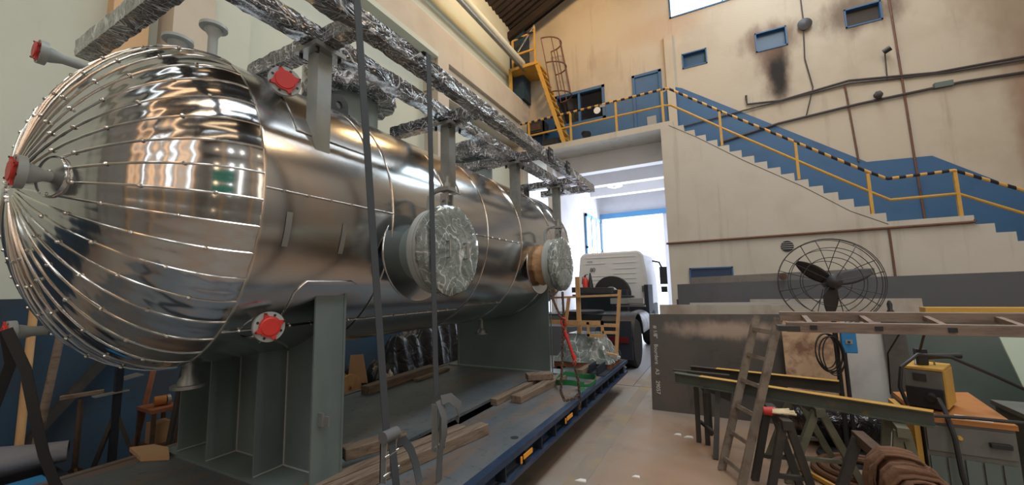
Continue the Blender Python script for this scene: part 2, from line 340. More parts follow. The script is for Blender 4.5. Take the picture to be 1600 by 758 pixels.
# back wall: above/behind mezzanine and stairs, with window and door openings cut by assembling pieces
def wall_with_holes(name, m, x0, x1, z0, z1, holes, y0, y1):
    mb = MB(); xs = sorted({x0, x1, *[h[0] for h in holes], *[h[1] for h in holes]})
    for a, b in zip(xs, xs[1:]):
        hs = sorted([(h[2], h[3]) for h in holes if h[0] <= a + 1e-6 and h[1] >= b - 1e-6]); z = z0
        for (h0, h1) in hs:
            if h0 > z: mb.box(a, b, y0, y1, z, h0)
            z = h1
        if z < z1: mb.box(a, b, y0, y1, z, z1)
    bmesh.ops.remove_doubles(mb.bm, verts=mb.bm.verts[:], dist=1e-4)
    return struct(name, mb, m, smooth=False)
W1, W2, W3 = (-.55, .10, 7.96, 8.42), (1.28, 1.99, 7.9, 8.44), (3.18, 3.88, 7.94, 8.43)
DOOR, WIN, HI = (-1.99, -1.14, 6.1, 8.14), (-4.55, -2.85, 7.0, 8.13), (-.80, 3.4, 9.63, 11.1)
wall_with_holes('wall_back', 'wall', XL, XR, 5.95, 14.5, [W1, W2, W3, DOOR, WIN, HI], 12.0, 12.3)
struct('wall_back_lower', MB().box(-1.13, XR, 12.0, 12.3, 0, 5.95), 'wall')
prof = [(-1.16, 0), (XR, 0), (XR, .18)] + [(4.47 + .262 * 15, .185)]
for k in range(15, 0, -1): prof += [(4.47 + .262 * k, 2.96 - .185 * k), (4.47 + .262 * (k - 1), 2.96 - .185 * k)]
prof = [(min(a, XR), c) for a, c in prof if a <= XR + .3]
prof += [(4.47, 2.96), (3.185, 2.96)]
for k in range(1, 18): prof += [(3.185 - .2516 * (k - 1), 2.96 + .1847 * k), (3.185 - .2516 * k, 2.96 + .1847 * k)]
prof += [(-1.16, 6.1)]
pp = []
for q in prof:
    if not pp or abs(pp[-1][0] - q[0]) + abs(pp[-1][1] - q[1]) > 1e-3: pp.append(q)
struct('wall_stair', MB().prism(pp, (0, 11.0, 0), (1, 0, 0), (0, 0, 1), (0, .98, 0)), 'wall_low', smooth=False)
# crack line that follows the stair
struct('trim_1', MB().tube([(-.95, 10.998, 5.98), (-.3, 10.998, 5.52), (.7, 10.998, 4.72), (1.8, 10.998, 3.92), (2.6, 10.998, 3.25), (3.2, 10.998, 2.9)], .006, 5), 'grey_pipe')
# blue dado on the back wall
struct('trim_2', MB().prism([(-5.88, 6.1), (-5.88, 7.45), (-4.56, 7.45), (-4.56, 6.98), (-2.84, 6.98), (-2.84, 7.45), (-2.0, 7.45), (-2.0, 6.1)], (0, 11.985, 0), (1, 0, 0), (0, 0, 1), (0, .014, 0)), 'blue', smooth=False)
struct('trim_3', MB().prism([(-1.13, 5.9), (-1.13, 7.4), (-.85, 7.5), (-.62, 7.4), (3.25, 4.52), (4.37, 4.47), (6.6, 2.75), (XR, 1.7), (XR, 0), (-1.1, 0)], (0, 11.985, 0), (1, 0, 0), (0, 0, 1), (0, .014, 0)), 'blue', smooth=False)
# pilaster by the blue door
struct('wall_pilaster', MB().box(-1.0, -.78, 11.9, 12.02, 5.95, 9.1), 'wall')
struct('floor_mezzanine', MB().box(XL, -1.16, 11.0, 12.0, 5.93, 6.1).box(XL, -1.16, 12.0, 17.2, 5.93, 6.05), 'wall_low')
# tunnel under the mezzanine
struct('wall_tunnel_left', MB().box(-4.75, -4.55, 11.6, 17.2, 0, 5.93), 'white')
struct('wall_tunnel_right', MB().box(-1.16, -.96, 11.98, 17.2, 0, 5.93), 'white')
for n, y in enumerate((12.15, 14.15, 15.9)):
    struct('beam_%d' % (n + 1), MB().box(-4.6, -1.1, y - .12, y + .2, 5.4 if n else 5.35, 5.94), 'white')
mb = MB(); mb.box(-6.0, -4.5, 17.2, 17.4, 0, 6.0); mb.box(-1.95, -.9, 17.2, 17.4, 0, 6.0) ; mb.box(-4.5, -1.95, 17.2, 17.4, 4.82, 6.0)
struct('wall_tunnel_end', mb, 'white', smooth=False)
struct('door_1', MB().box(-4.55, -1.8, 17.05, 17.2, 4.66, 4.86), 'blue_door')
# folded-back gate leaf against the tunnel's left wall
d = struct('door_2', MB().box(-4.52, -4.46, 14.75, 16.95, 0, .12).box(-4.52, -4.46, 14.75, 16.95, 4.45, 4.57).box(-4.52, -4.46, 14.75, 14.87, 0, 4.57).box(-4.52, -4.46, 16.83, 16.95, 0, 4.57)
    .box(-4.52, -4.46, 15.45, 15.52, 0, 4.57).box(-4.52, -4.46, 16.15, 16.22, 0, 4.57).box(-4.52, -4.46, 14.75, 16.95, 3.2, 3.28).box(-4.52, -4.46, 14.75, 16.95, 1.6, 1.68), 'blue_door', smooth=False)
MB().box(-4.50, -4.48, 14.87, 16.83, .12, 4.45).build('door_panel', 'alu', d)
struct('wall_left', MB().box(XL - .3, XL, YF, 12.3, 0, 14), 'wall_green')
struct('wall_left_lower', MB().box(XL, XL + .02, YF, 11.6, 0, 1.75), 'blue_dark')
# crane ledge and columns on the left wall
struct('beam_4', MB().box(XL, -5.5, YF, 11.98, 7.22, 8.0), 'wall')
struct('trim_4', MB().box(XL, -5.44, YF, 6.9, 7.12, 7.24).box(XL, -5.5, YF, 11.9, 8.0, 8.03), 'wall_green')
for n, y in enumerate((6.95, 11.35)):
    struct('column_%d' % (n + 1), MB().box(XL, -5.5, y, y + .42, 0, 7.22), 'wall')
struct('column_3', MB().box(XL, -5.5, 2.0, 2.42, 1.75, 7.22), 'wall')
struct('column_4', MB().box(XL, -5.6, 2.45, 2.9, 1.75, 7.22), 'wall_green')
struct('column_5', MB().box(XL, -5.72, 1.55, 1.86, 1.75, 7.22), 'orange_steel')
struct('beam_5', MB().box(XL, -5.6, 6.9, 11.9, 6.4, 7.22), 'wall')
# roof
zr = lambda x: 10.7 + .42 * (x + 5.9) if x < 1 else 10.7 + .42 * 6.9 - .42 * (x - 1)
mb = MB()
def corr(u, v):
    x = XL + (XR - XL) * u; y = YF + (12.3 - YF) * v; return Vector((x, y, zr(x) + .035 * sin(y * 28)))
mb.grid(corr, 30, 420)
for v in mb.bm.verts: pass
struct('ceiling', mb, 'brown_dark')
for n, y in enumerate((-4, 0, 4, 8.4, 11.3)):
    struct('beam_%d' % (n + 6), MB().bar((XL, y, 10.35), (1, y, zr(1) - .35), .12, .25).bar((1, y, zr(1) - .35), (XR, y, zr(XR) - .35), .12, .25), 'brown_dark')
struct('trim_5', MB().box(XL, XL + .5, 11.4, 11.95, 8.05, 10.6), 'blue_dark')
# the sides and front of the hall behind the camera
MAT['hall_grey'] = mat('hall_grey_wall', (.34, .33, .31), .85, mix=[(.4, (.25, .22, .19), .45, .6, S1, .8)])
struct('wall_right', MB().box(XR, XR + .3, YF, 12.3, 0, 14), 'hall_grey')
struct('wall_front', MB().box(XL, XR, YF - .3, YF, 0, 14), 'hall_grey')
for n, (x, y) in enumerate(((7.7, -2.5), (7.7, 3.3), (7.7, 8.5), (-2.6, -7.7), (.62, -7.7), (3.3, -7.7), (5.6, -7.7))):
    struct('column_%d' % (n + 6), MB().box(x - .25, x + .25, y - .2, y + .2, 0, 10.8), 'orange_steel')  # unseen orange columns added for the streaks they reflect in the domed end
# windows
def win_frame(name, h, m='blue', y=12.0, cols=1, rows=1, th=.032, glass='glass_dark'):
    x0, x1, z0, z1 = h; mb = MB()
    mb.box(x0, x0 + th, y - .02, y + .1, z0, z1).box(x1 - th, x1, y - .02, y + .1, z0, z1).box(x0, x1, y - .02, y + .1, z0, z0 + th).box(x0, x1, y - .02, y + .1, z1 - th, z1)
    for c in range(1, cols): x = x0 + (x1 - x0) * c / cols; mb.box(x - th * .4, x + th * .4, y - .01, y + .08, z0, z1)
    for r in range(1, rows): z = z0 + (z1 - z0) * r / rows; mb.box(x0, x1, y - .01, y + .08, z - th * .4, z + th * .4)
    o = struct(name, mb, m, smooth=False)
    if glass: MB().box(x0, x1, y + .10, y + .12, z0, z1).build('window_pane', glass, o)
    return o
MAT['pane_blue'] = mat('blue_vent_panel', (.035, .085, .16), .4)
MAT['pane_soot'] = mat('sooty_panel', (.03, .025, .02), .6)
MAT['pane_navy'] = mat('navy_panel', (.02, .05, .12), .3)
win_frame('window_1', W1, glass='pane_blue'); win_frame('window_2', W2, glass='pane_blue'); win_frame('window_3', W3, glass='pane_soot')
win_frame('window_4', WIN, cols=2, th=.09)
MAT['pane_sky'] = mat('clear_pane', (.85, .97, 1.0), .05, trans=1, alpha=.25)
win_frame('window_5', HI, cols=3, rows=2, th=.04, glass='pane_sky')
w6 = win_frame('window_6', (-.70, .27, 1.5, 2.14), m='blue', y=10.96, th=.035, glass=None)
MB().box(-.68, .25, 10.985, 10.995, 1.52, 2.12).build('window_pane', 'pane_navy', w6)
d = struct('door_3', MB().box(-1.99, -1.14, 11.96, 12.0, 8.06, 8.14).box(-1.99, -1.91, 11.96, 12.0, 6.1, 8.14).box(-1.22, -1.14, 11.96, 12.0, 6.1, 8.14), 'blue')
MB().box(-1.91, -1.22, 12.0, 12.04, 6.1, 8.06).build('door_panel', 'blue_door' if False else 'blue', d)
MB().box(-1.62, -1.36, 11.985, 12.0, 6.4, 6.75).build('door_kick_plate', 'alu', d)
struct('floor_marking', MB().box(-1.38, -1.2, 2.2, 9.5, 0, .002), 'line')
struct('floor_joint', MB().box(-1.9, -.9, 7.25, 7.27, 0, .002).box(-1.5, -1.49, 7.3, 16, 0, .0015), 'grey_pipe')

# ------------------------------------------------------------------ rails on the stair and mezzanine
def rail(name, label, posts, top, mid, toplab='striped'):
    t = thing(name, label, 'railing', posts[0])
    for p in posts: MB().box(p[0] - .028, p[0] + .028, p[1] - .028, p[1] + .028, p[2], p[2] + .90).build('post', 'yellow', t)
    MB().tube(top, .034, 8).build('handrail', toplab, t); MB().tube(mid, .030, 8).build('mid_rail', 'yellow', t)
    return t
ry = 11.06
rail('stair_railing', 'yellow stair railing with black and yellow striped handrail beside the blue wall band',
     [(.265, ry, 5.2), (1.766, ry, 4.1), (2.985, ry, 3.14), (4.32, ry, 2.96)],
     [(-1.04, ry, 7.05), (-.9, ry, 7.04), (.265, ry, 6.13), (1.766, ry, 5.0), (2.985, ry, 4.09), (3.3, ry, 3.88), (4.32, ry, 3.9), (5.2, ry, 3.37), (6.6, ry, 2.4)],
     [(-1.04, ry, 6.58), (-.86, ry, 6.55), (.265, ry, 5.68), (1.766, ry, 4.55), (2.985, ry, 3.64), (3.3, ry, 3.42), (4.32, ry, 3.42), (5.2, ry, 2.9), (6.6, ry, 1.95)])
rail('mezzanine_railing', 'level yellow railing with striped top rail along the mezzanine edge',
     [(-5.1, ry, 6.1), (-3.7, ry, 6.1), (-2.33, ry, 6.1), (-1.07, ry, 6.1)],
     [(-5.4, ry, 7.0), (-3.2, ry, 7.02), (-1.07, ry, 7.05)], [(-5.4, ry, 6.55), (-3.2, ry, 6.57), (-1.07, ry, 6.58)])
# caged access ladder
t = thing('access_ladder', 'yellow inclined access ladder with brown safety cage and small landing in the hall corner', 'ladder', (-3.97, 11.3, 6.1))
for y in (11.05, 11.6): MB().bar((-3.93, y, 6.1), (-4.76, y, 8.95), .05, .12, (1, 0, 0)).build('stile', 'yellow', t)
for k in range(11):
    f = (k + .6) / 11.2; MB().box(-3.93 - .83 * f - .09, -3.93 - .83 * f + .09, 11.05, 11.6, 6.1 + 2.85 * f - .015, 6.1 + 2.85 * f + .015).build('step', 'yellow', t)
MB().box(-5.75, -4.7, 11.0, 11.95, 8.88, 8.98).box(-5.75, -5.66, 11.0, 11.08, 8.0, 8.9).build('landing', 'yellow', t)
MB().box(-5.64, -5.58, 11.02, 11.08, 8.98, 9.95).box(-4.82, -4.78, 11.02, 11.08, 8.98, 10.2).box(-5.6, -4.8, 11.03, 11.07, 9.4, 9.46).build('landing_guard', 'yellow', t)
MB().tube([(-5.61, 11.05, 9.95), (-4.8, 11.05, 10.05)], .03, 8).build('guard_handrail', 'striped_v', t)
def hoop(cx, z): return [(cx + .0 + .50 * sin(pi * k / 14), 11.33 - .42 * cos(pi * k / 14), z) for k in range(15)]
for cx, z in ((-4.52, 9.62), (-4.38, 8.75), (-4.24, 7.75)): MB().tube(hoop(cx, z), .022, 6).build('cage_hoop', 'rusty_pipe', t)
for k in (0, 3, 6, 9, 12, 14):
    a, b, c = hoop(-4.52, 9.62)[k], hoop(-4.38, 8.75)[k], hoop(-4.24, 7.75)[k]; MB().tube([a, b, c], .016, 6).build('cage_bar', 'rusty_pipe', t)
# things on the mezzanine
t = thing('metal_crate', 'dark open metal frame box behind the railing at the corner', 'crate', (-5.0, 11.5, 6.1))
MB().box(-5.3, -4.7, 11.35, 11.75, 6.1, 6.14).box(-5.3, -5.25, 11.35, 11.4, 6.1, 7.1).box(-4.75, -4.7, 11.35, 11.4, 6.1, 7.1).box(-5.3, -4.7, 11.35, 11.75, 6.75, 7.1).build('box_frame', 'fan_metal', t, False)
MB().box(-5.2, -4.8, 11.33, 11.36, 6.82, 7.02).build('front_panel', 'rust', t)
simple('storage_box', MB().box(-4.72, -4.18, 11.2, 11.6, 6.1, 6.38).box(-4.6, -4.3, 11.19, 11.21, 6.2, 6.32), 'black', 'low black box on the mezzanine floor left of the access ladder foot', 'box')
t = thing('floodlight', 'small black floodlight on the mezzanine floor behind the railing', 'lamp', (-3.35, 11.4, 6.1))
MB().cyl((-3.42, 11.4, 6.42), (-3.28, 11.3, 6.28), .07, .14).build('lamp_head', 'black', t); MB().cyl((-3.38, 11.42, 6.1), (-3.38, 11.42, 6.4), .03).build('stand', 'black', t)
t = thing('round_sign', 'small round white sign tied to the mezzanine railing', 'sign', (-2.83, 11.02, 6.8))
MB().disc((-2.86, 11.02, 6.86), (0, -1, 0), .10, .02).build('disc', 'paper', t); MB().box(-2.78, -2.62, 11.0, 11.01, 6.92, 7.0).build('tag_plate', 'alu', t)
t = thing('ceiling_lamp', 'round white lamp under the tunnel ceiling beam', 'lamp', (-3.33, 14.95, 5.93))
MB().lathe([(0, .28), (.03, .28), (.10, .14), (.12, .02)], (-3.33, 14.9, 5.50), (0, 0, 1), 24).build('shade', 'white', t)
MB().cyl((-3.33, 14.9, 5.6), (-3.33, 14.9, 5.93), .015).build('stem', 'white', t); MB().cyl((-3.33, 14.9, 5.44), (-3.33, 14.9, 5.5), .09).build('bulb', 'lampglass', t)
# high bay lamps that give the warm light
for (x, y), lb in (((-3.2, 8.2), 'high bay lamp hanging from the roof over the vessel'), ((4.4, 6.5), 'high bay lamp hanging from the roof over the plate stacks')):
    t = thing('high_bay_lamp', lb, 'lamp', (x, y, 11.0)); MB().lathe([(0, .30), (.12, .26), (.3, .12), (.4, .08)], (x, y, 10.95), (0, 0, 1), 28, False).build('reflector', 'alu', t)
    MB().cyl((x, y, 11.3), (x, y, zr(x)), .015).build('hanger', 'black', t)
# pipes
def pipe(label, pts, r, m='rusty_pipe', cat='pipe', name='wall_pipe', n=8): return simple(name, MB().tube(pts, r, n), m, label, cat)
pipe('long rust brown pipe running level along the whitewashed stair wall', [(-1.2, 10.96, 2.80), (4.45, 10.96, 2.82), (4.47, 10.96, 2.86)], .028)
pipe('thin rust brown pipe running down the stair wall behind the fan', [(3.19, 10.97, 2.8), (3.2, 10.97, 0)], .02)
pipe('white pipe running level high on the left wall', [(-5.35, -7.9, 9.15), (-5.35, 11.2, 9.15)], .12, 'wall_green', n=14)
pipe('grey pipe just below the white pipe on the left wall', [(-5.28, -7.9, 8.92), (-5.28, 11.2, 8.92)], .06, 'galv', n=12)
pipe('slim diagonal pale tube in the corner above the landing', [(-5.5, 11.2, 9.6), (-5.0, 11.5, 10.6)], .03, 'galv')
pipe('upper dark conduit crossing the back wall above the stairs', [(.95, 11.95, 6.75), (.96, 11.95, 6.5), (1.7, 11.95, 6.42), (3.1, 11.95, 6.58), (4.6, 11.95, 6.35), (7.9, 11.95, 6.28)], .028, 'grey_pipe', 'conduit', 'conduit')
pipe('middle dark conduit crossing the back wall above the stairs', [(-1.0, 11.95, 6.2), (1.0, 11.95, 6.36), (3.1, 11.95, 6.5), (4.8, 11.95, 6.30), (7.9, 11.95, 6.15)], .020, 'grey_pipe', 'conduit', 'conduit')
pipe('lowest dark conduit crossing the back wall above the stairs', [(.25, 11.95, 5.58), (1.6, 11.95, 5.82), (3.2, 11.95, 5.95), (5.0, 11.95, 6.02), (7.9, 11.95, 5.9)], .032, 'grey_pipe', 'conduit', 'conduit')
pipe('thin cable dropping from the round fitting down the back wall', [(2.35, 11.96, 9.6), (2.36, 11.96, 8.5), (2.30, 11.96, 7.4), (2.4, 11.96, 6.6), (2.2, 11.96, 5.9)], .014, 'grey_pipe', 'cable', 'cable')
pipe('thin brown conduit running down to the stair landing', [(3.02, 11.96, 6.5), (3.1, 11.96, 4.55)], .02, 'rusty_pipe', 'conduit', 'conduit')
pipe('long brown conduit dropping from the wall top past the landing', [(4.0, 11.96, 9.8), (4.05, 11.96, 6.4), (4.07, 11.96, 4.5), (4.1, 11.96, 3.0)], .022, 'rusty_pipe', 'conduit', 'conduit')
simple('junction_box', MB().box(4.55, 4.85, 11.9, 12, 5.98, 6.10), 'plate_green', 'small green junction box on the dark conduits of the back wall', 'box')
simple('bulkhead_fitting', MB().lathe([(0, .03), (.04, .16), (.10, .14), (.12, .03)], (2.37, 11.87, 8.3), (0, 1, 0), 16), 'fan_metal', 'round sooty fitting on the cable between two vent windows', 'lamp')
t = thing('wall_spotlight', 'small dark spotlight on an arm above the upper conduits', 'lamp', (3.85, 11.95, 6.7))
MB().tube([(3.8, 11.97, 6.4), (3.8, 11.9, 7.05)], .014, 6).build('arm', 'grey_pipe', t); MB().cyl((3.76, 11.85, 7.05), (3.88, 11.8, 7.1), .06).build('lamp_head', 'black', t)
simple('pipe_valve', MB().lathe([(0, .04), (.05, .09), (.12, .09), (.16, .03)], (3.5, 11.88, 6.05), (1, 0, .1), 12), 'grey_pipe', 'dark pipe fitting beside the lowest conduit under the spotlight', 'valve')
t = thing('round_vent', 'round louvred vent in the stair wall left of the fan', 'vent', (1.4, 10.98, 2.55))
MB().disc((1.4, 11.0, 2.555), (0, -1, 0), .125, .02, 28).build('vent_plate', 'navy', t)
for a, b, z in ((1.30, 1.50, 2.49), (1.28, 1.52, 2.535), (1.28, 1.52, 2.58), (1.31, 1.49, 2.625)): MB().box(a, b, 10.965, 10.985, z, z + .012).build('louvre', 'alu', t)

# ------------------------------------------------------------------ the pressure vessel
VX, VZ, VR, Y0, Y1, HD = -3.1, 2.31, 1.0, 1.2, 5.95, .66
ves = thing('pressure_vessel', 'large horizontal stainless clad pressure vessel with ribbed domed end on the low trailer', 'vessel', (VX, 3.5, .5))
def sp(a, y, r=VR):          # point on the shell, a in degrees from +X, up positive
    return Vector((VX + r * cos(radians(a)), y, VZ + r * sin(radians(a))))
def ep(b, t, k=1.0):         # point on the near head: b angle about the axis, t = 0 rim .. 90 nose
    tt = radians(t); return Vector((VX + k * VR * cos(radians(b)) * cos(tt), Y0 - k * HD * sin(tt), VZ + k * VR * sin(radians(b)) * cos(tt)))
MB().grid(lambda u, v: sp(360 * u, Y0 + (Y1 - Y0) * v), 160, 24, True).build('shell', 'steel', ves)
def hp(u, v):
    b = 360 * u; g = abs(sin(22 * radians(b))); return ep(b, 89.5 * v, 1 + .0035 * g * cos(radians(90 * v)))
MB().grid(hp, 352, 40, True).build('near_head', 'steel_head', ves)
MB().grid(lambda u, v: Vector((VX + VR * cos(2 * pi * u) * cos(pi / 2 * v * .995), Y1 + HD * sin(pi / 2 * v), VZ + VR * sin(2 * pi * u) * cos(pi / 2 * v * .995))), 96, 24, True).build('far_head', 'steel_head', ves)
for k in range(44):
    b = 360 * (k + .5) / 44
    mb = MB(); mb.tube([ep(b, t, 1.004) for t in [0, 4, 9, 15, 21, 28, 35, 42, 49, 56, 63, 70, 76, 81, 85]], .0062, 6)
    for t in ((18, 40, 60) if k % 2 else (28, 50, 68)):
        p = ep(b, t, 1.008); mb.lathe([(0, .010), (.006, .009), (.010, .004)], p, p - Vector((VX, Y0 + .2, VZ)), 8)
    mb.build('seam_rib', 'bead', ves)
ringpts = lambda y, a0, a1, n=60, r=1.004: [sp(a0 + (a1 - a0) * k / n, y, r) for k in range(n + 1)]
for y in (1.2, 2.13, 3.47, 4.25, 5.23, 5.95):
    MB().tube([sp(360 * k / 96, y, 1.004) for k in range(96)], .008 if y < 1.3 else .006, 6, closed=True).build('seam_band', 'bead', ves)
for a, y, L_ in ((0, 1.2, .93), (-2, 2.85, 1.4), (-50, 1.2, 2.2), (-47, 3.47, .8)):
    mb = MB(); mb.tube([sp(a, y + L_ * k / 8, 1.004) for k in range(9)], .0055, 6)
    for k in range(int(L_ / .15)): mb.lathe([(-.004, .009), (.008, .007)], sp(a, y + .1 + .15 * k, 1.006), (cos(radians(a)), 0, sin(radians(a))), 8)
    mb.build('lengthwise_seam', 'bead', ves)
for (ya, yb, a0, a1) in ((1.42, 1.98, 24, 52), (2.80, 3.06, 20, 44), (4.2, 4.45, 24, 44), (5.6, 5.85, 26, 44)):
    MB().tube(ringpts(ya, a1, a0, 12) + [sp(a0, ya + (yb - ya) * k / 6, 1.004) for k in range(1, 7)] + ringpts(yb, a0, a1, 12)[1:], .0055, 6).build('cutout_beading', 'bead', ves)
MB().tube(ringpts(1.50, -60, -34, 10) + [sp(-31, 1.53, 1.004)] + [sp(-29.5, 1.55 + .33 * k / 6, 1.004) for k in range(7)] + [sp(-31, 1.93, 1.004)], .005, 6).build('cutout_beading', 'bead', ves)
for ang, y in ((-12, 1.33), (-13, 1.70)):
    MB().grid(lambda u, v: sp(ang + 7 * (u - .5) * 1.6, y + .035 * v, 1.0035), 8, 2).build('tape_strip', 'galv', ves)
def flange(mb, c, ax, R, r, t, bolts=8, hole=.010):
    mb.lathe([(0, r), (0, R), (t, R), (t, r)], c, ax, 36)
    c = Vector(c); ax = Vector(ax).normalized(); u = ax.cross(Vector((0, 0, 1))).normalized() if abs(ax.z) < .9 else Vector((1, 0, 0)); v = ax.cross(u)
    for k in range(bolts):
        a = 2 * pi * (k + .5) / bolts; p = c + (u * cos(a) + v * sin(a)) * (R * .80); mb.mi = 1; mb.cyl(p + ax * (t - .002), p + ax * (t + .0015), hole, n=10); mb.mi = 0
def red_cap(c, ax, r, parent):
    """four-eared red blanking cap"""
    c = Vector(c); ax = Vector(ax).normalized(); u = ax.cross(Vector((0, 0, 1))).normalized(); v = ax.cross(u); mb = MB(); poly = []
    for k in range(48):
        a = 2 * pi * k / 48; e = max(0, cos(4 * (a - .35))) ** 6; rr = r * (.80 + .42 * e); poly.append((cos(a) * rr, sin(a) * rr))
    mb.prism(poly, c, u, v, ax * .010)
    mb.lathe([(.010, r * .72), (.014, r * .66)], c, ax, 24)
    for k in range(4): a = .35 + pi / 2 * k; p = c + (u * cos(a) + v * sin(a)) * r * 1.08; mb.mi = 1; mb.cyl(p + ax * .010, p + ax * .013, r * .07, n=8); mb.mi = 0
    return mb.build('red_cover', ['red', 'black'], parent)
def nozzle(base, ax, L, r, R, t=.022, cap=False, m='primer_lt', hub=True, bolts=8):
    base = Vector(base); ax = Vector(ax).normalized()
    prof = [(-.03, r), (L - t - (.06 if hub else 0), r)] + ([(L - t - .02, R * .62), (L - t, R * .66)] if hub else [(L - t, r)])
    n = MB().lathe(prof, base, ax, 28).build('nozzle', m, ves)
    fm = MB(); flange(fm, base + ax * (L - t), ax, R, r * .8, t, bolts, R * .09); fm.build('flange', [m, 'black'], n)
    if cap: red_cap(base + ax * (L + .001), ax, R * .86, n)
    return n
# nozzles on the near head
def pad(c, ax, r, y): return MB().lathe([(-.01, r), (.016, r), (.022, r * .96), (.016, r * .90), (.016, .02)], c, ax, 40).build('reinforcing_pad', 'steel', ves)
pad((-2.715, .600, 2.31), (.27, -.96, 0), .10, 0)
nozzle((-2.72, .64, 2.31), (0, -1, 0), .135 + .03, .026, .075, .03, True)
nozzle((-3.06, .74, 3.03), (0, -1, 0), .175, .024, .062, .03, True)
nozzle((-3.30, .73, 1.575), (0, -1, 0), .112, .026, .062, .03, True)
MB().lathe([(0, .16), (.012, .155), (.02, .12), (.024, .03)], (VX, .565, VZ), (0, -1, 0), 40).build('nose_plate', 'galv', ves)
# small nozzles on the shell
nozzle((VX, 1.36, 3.27), (0, 0, 1), .40, .030, .085, .022); nozzle((VX, 1.16, 3.24), (0, 0, 1), .215, .03, .085, .02)
nozzle((VX + .02, 1.34, 1.36), (0, 0, -1), .20, .035, .09, .02, m='galv'); nozzle((VX, 4.9, 1.36), (0, 0, -1), .26, .03, .10, .02, m='galv')
nozzle((-2.50, 1.40, 1.56), (1, -.12, 0), .21, .03, .085, .022, True); MB().lathe([(0, .11), (.004, .11), (.008, .105)], sp(-49, 1.41, .996), (.66, 0, -.75), 30, False).build('reinforcing_pad', 'steel', ves)
nozzle((-2.50, 1.47, 2.99), (1, -.42, .02), .33, .03, .088, .022, True)
# two big wrapped top nozzles
for (y, zt, R, r) in ((2.55, 3.60, .42, .26), (4.85, 3.62, .36, .22)):
    n = MB().lathe([(-.2, r), (zt - 3.31, r)], (VX, y, 3.31), (0, 0, 1), 48).build('top_nozzle', 'primer', ves)
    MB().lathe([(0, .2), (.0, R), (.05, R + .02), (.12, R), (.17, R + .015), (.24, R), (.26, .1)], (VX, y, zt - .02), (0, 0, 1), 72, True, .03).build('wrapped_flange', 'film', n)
# lifting lugs
def lug(x, y, z, h, wd):
    mb = MB(); poly = [(-wd, 0), (wd, 0), (wd, h * .6)] + [(wd * cos(a), h * .6 + wd * sin(a)) for a in [radians(k) for k in range(15, 180, 15)]] + [(-wd, h * .6)]
    # ring of quads round the hole
    n = len(poly); hr = wd * .36; hc = (0, h * .6); A = []; B = []
    for t_ in (0, .03):
        A.append([mb.bm.verts.new((x + t_ * .9, y + p[0], z + p[1])) for p in poly])
        B.append([mb.bm.verts.new((x + t_ * .9, y + hr * cos(2 * pi * (k / n) - pi * .72), z + hc[1] + hr * sin(2 * pi * (k / n) - pi * .72))) for k in range(n)])
    for k in range(n):
        j = (k + 1) % n
        mb.bm.faces.new((A[0][k], A[0][j], B[0][j], B[0][k])); mb.bm.faces.new((A[1][k], B[1][k], B[1][j], A[1][j]))
        mb.bm.faces.new((A[0][k], A[1][k], A[1][j], A[0][j])); mb.bm.faces.new((B[0][k], B[0][j], B[1][j], B[1][k]))
    return mb.build('lifting_lug', 'black', ves)
lug(-2.62, 2.03, 3.05, .30, .085); lug(-2.55, 5.35, 3.05, .26, .07)
# posts that carry the frame
for y in (1.57, 2.93, 4.31, 5.72):
    p = MB().box(-2.25, -2.15, y - .05, y + .05, 2.6, 3.27).build('support_post', 'primer_lt' if y < 2 else 'galv', ves, False)
    MB().box(-2.31, -2.09, y - .11, y + .11, 3.27, 3.30).build('top_plate', 'galv', p, False)
    for sx in (-.08, .08):
        for sy in (-.08, .08): MB().cyl((-2.2 + sx, y + sy, 3.235), (-2.2 + sx, y + sy, 3.27), .013, n=6).build('bolt', 'black', p)
# saddles
def saddle(y, ribs, yf):
    s = MB().box(-4.08, -2.12, yf - .03, y + .28, .5, .52).build('saddle', 'primer', ves, False)
    def top(x): return VZ - sqrt(max(0, 1.0 - (x - VX) ** 2)) + .01 if abs(x - VX) < .97 else VZ - .2
    xs = [-3.92 + (1.64) * k / 24 for k in range(25)]
    MB().prism([(-3.92, .52), (-2.285, .52)] + [(x, top(x)) for x in reversed(xs)], (0, y, 0), (1, 0, 0), (0, 0, 1), (0, .016, 0)).build('web_plate', 'primer', s, False)
    for x in ribs:
        MB().prism([(yf, .52), (y, .52), (y, top(x)), (yf, top(x))], (x - .007, 0, 0), (0, 1, 0), (0, 0, 1), (.014, 0, 0)).build('rib_plate', 'primer', s, False)
    mb = MB()
    for x in ribs[:-1]: mb.tube([(x + .01, y - .002, .53), (x + .01, y - .002, top(x) - .02)], .007, 6); mb.tube([(x + .01, y - .003, .526), (x + .01, yf, .526)], .006, 6)
    mb.tube([(-3.9, y - .003, .526), (-2.3, y - .003, .526)], .006, 6)
    mb.build('weld_bead', 'primer_lt', s)
    return s
s = saddle(1.87, [-3.95 + .04, -3.48, -2.88, -2.295], 1.66)
MB().box(-2.287, -2.25, 1.70, 1.715, .92, 1.0).box(-2.287, -2.21, 1.715, 1.725, .92, .98).build('earthing_lug', 'galv', s, False)
saddle(5.45, [-3.9, -2.25], 5.46)
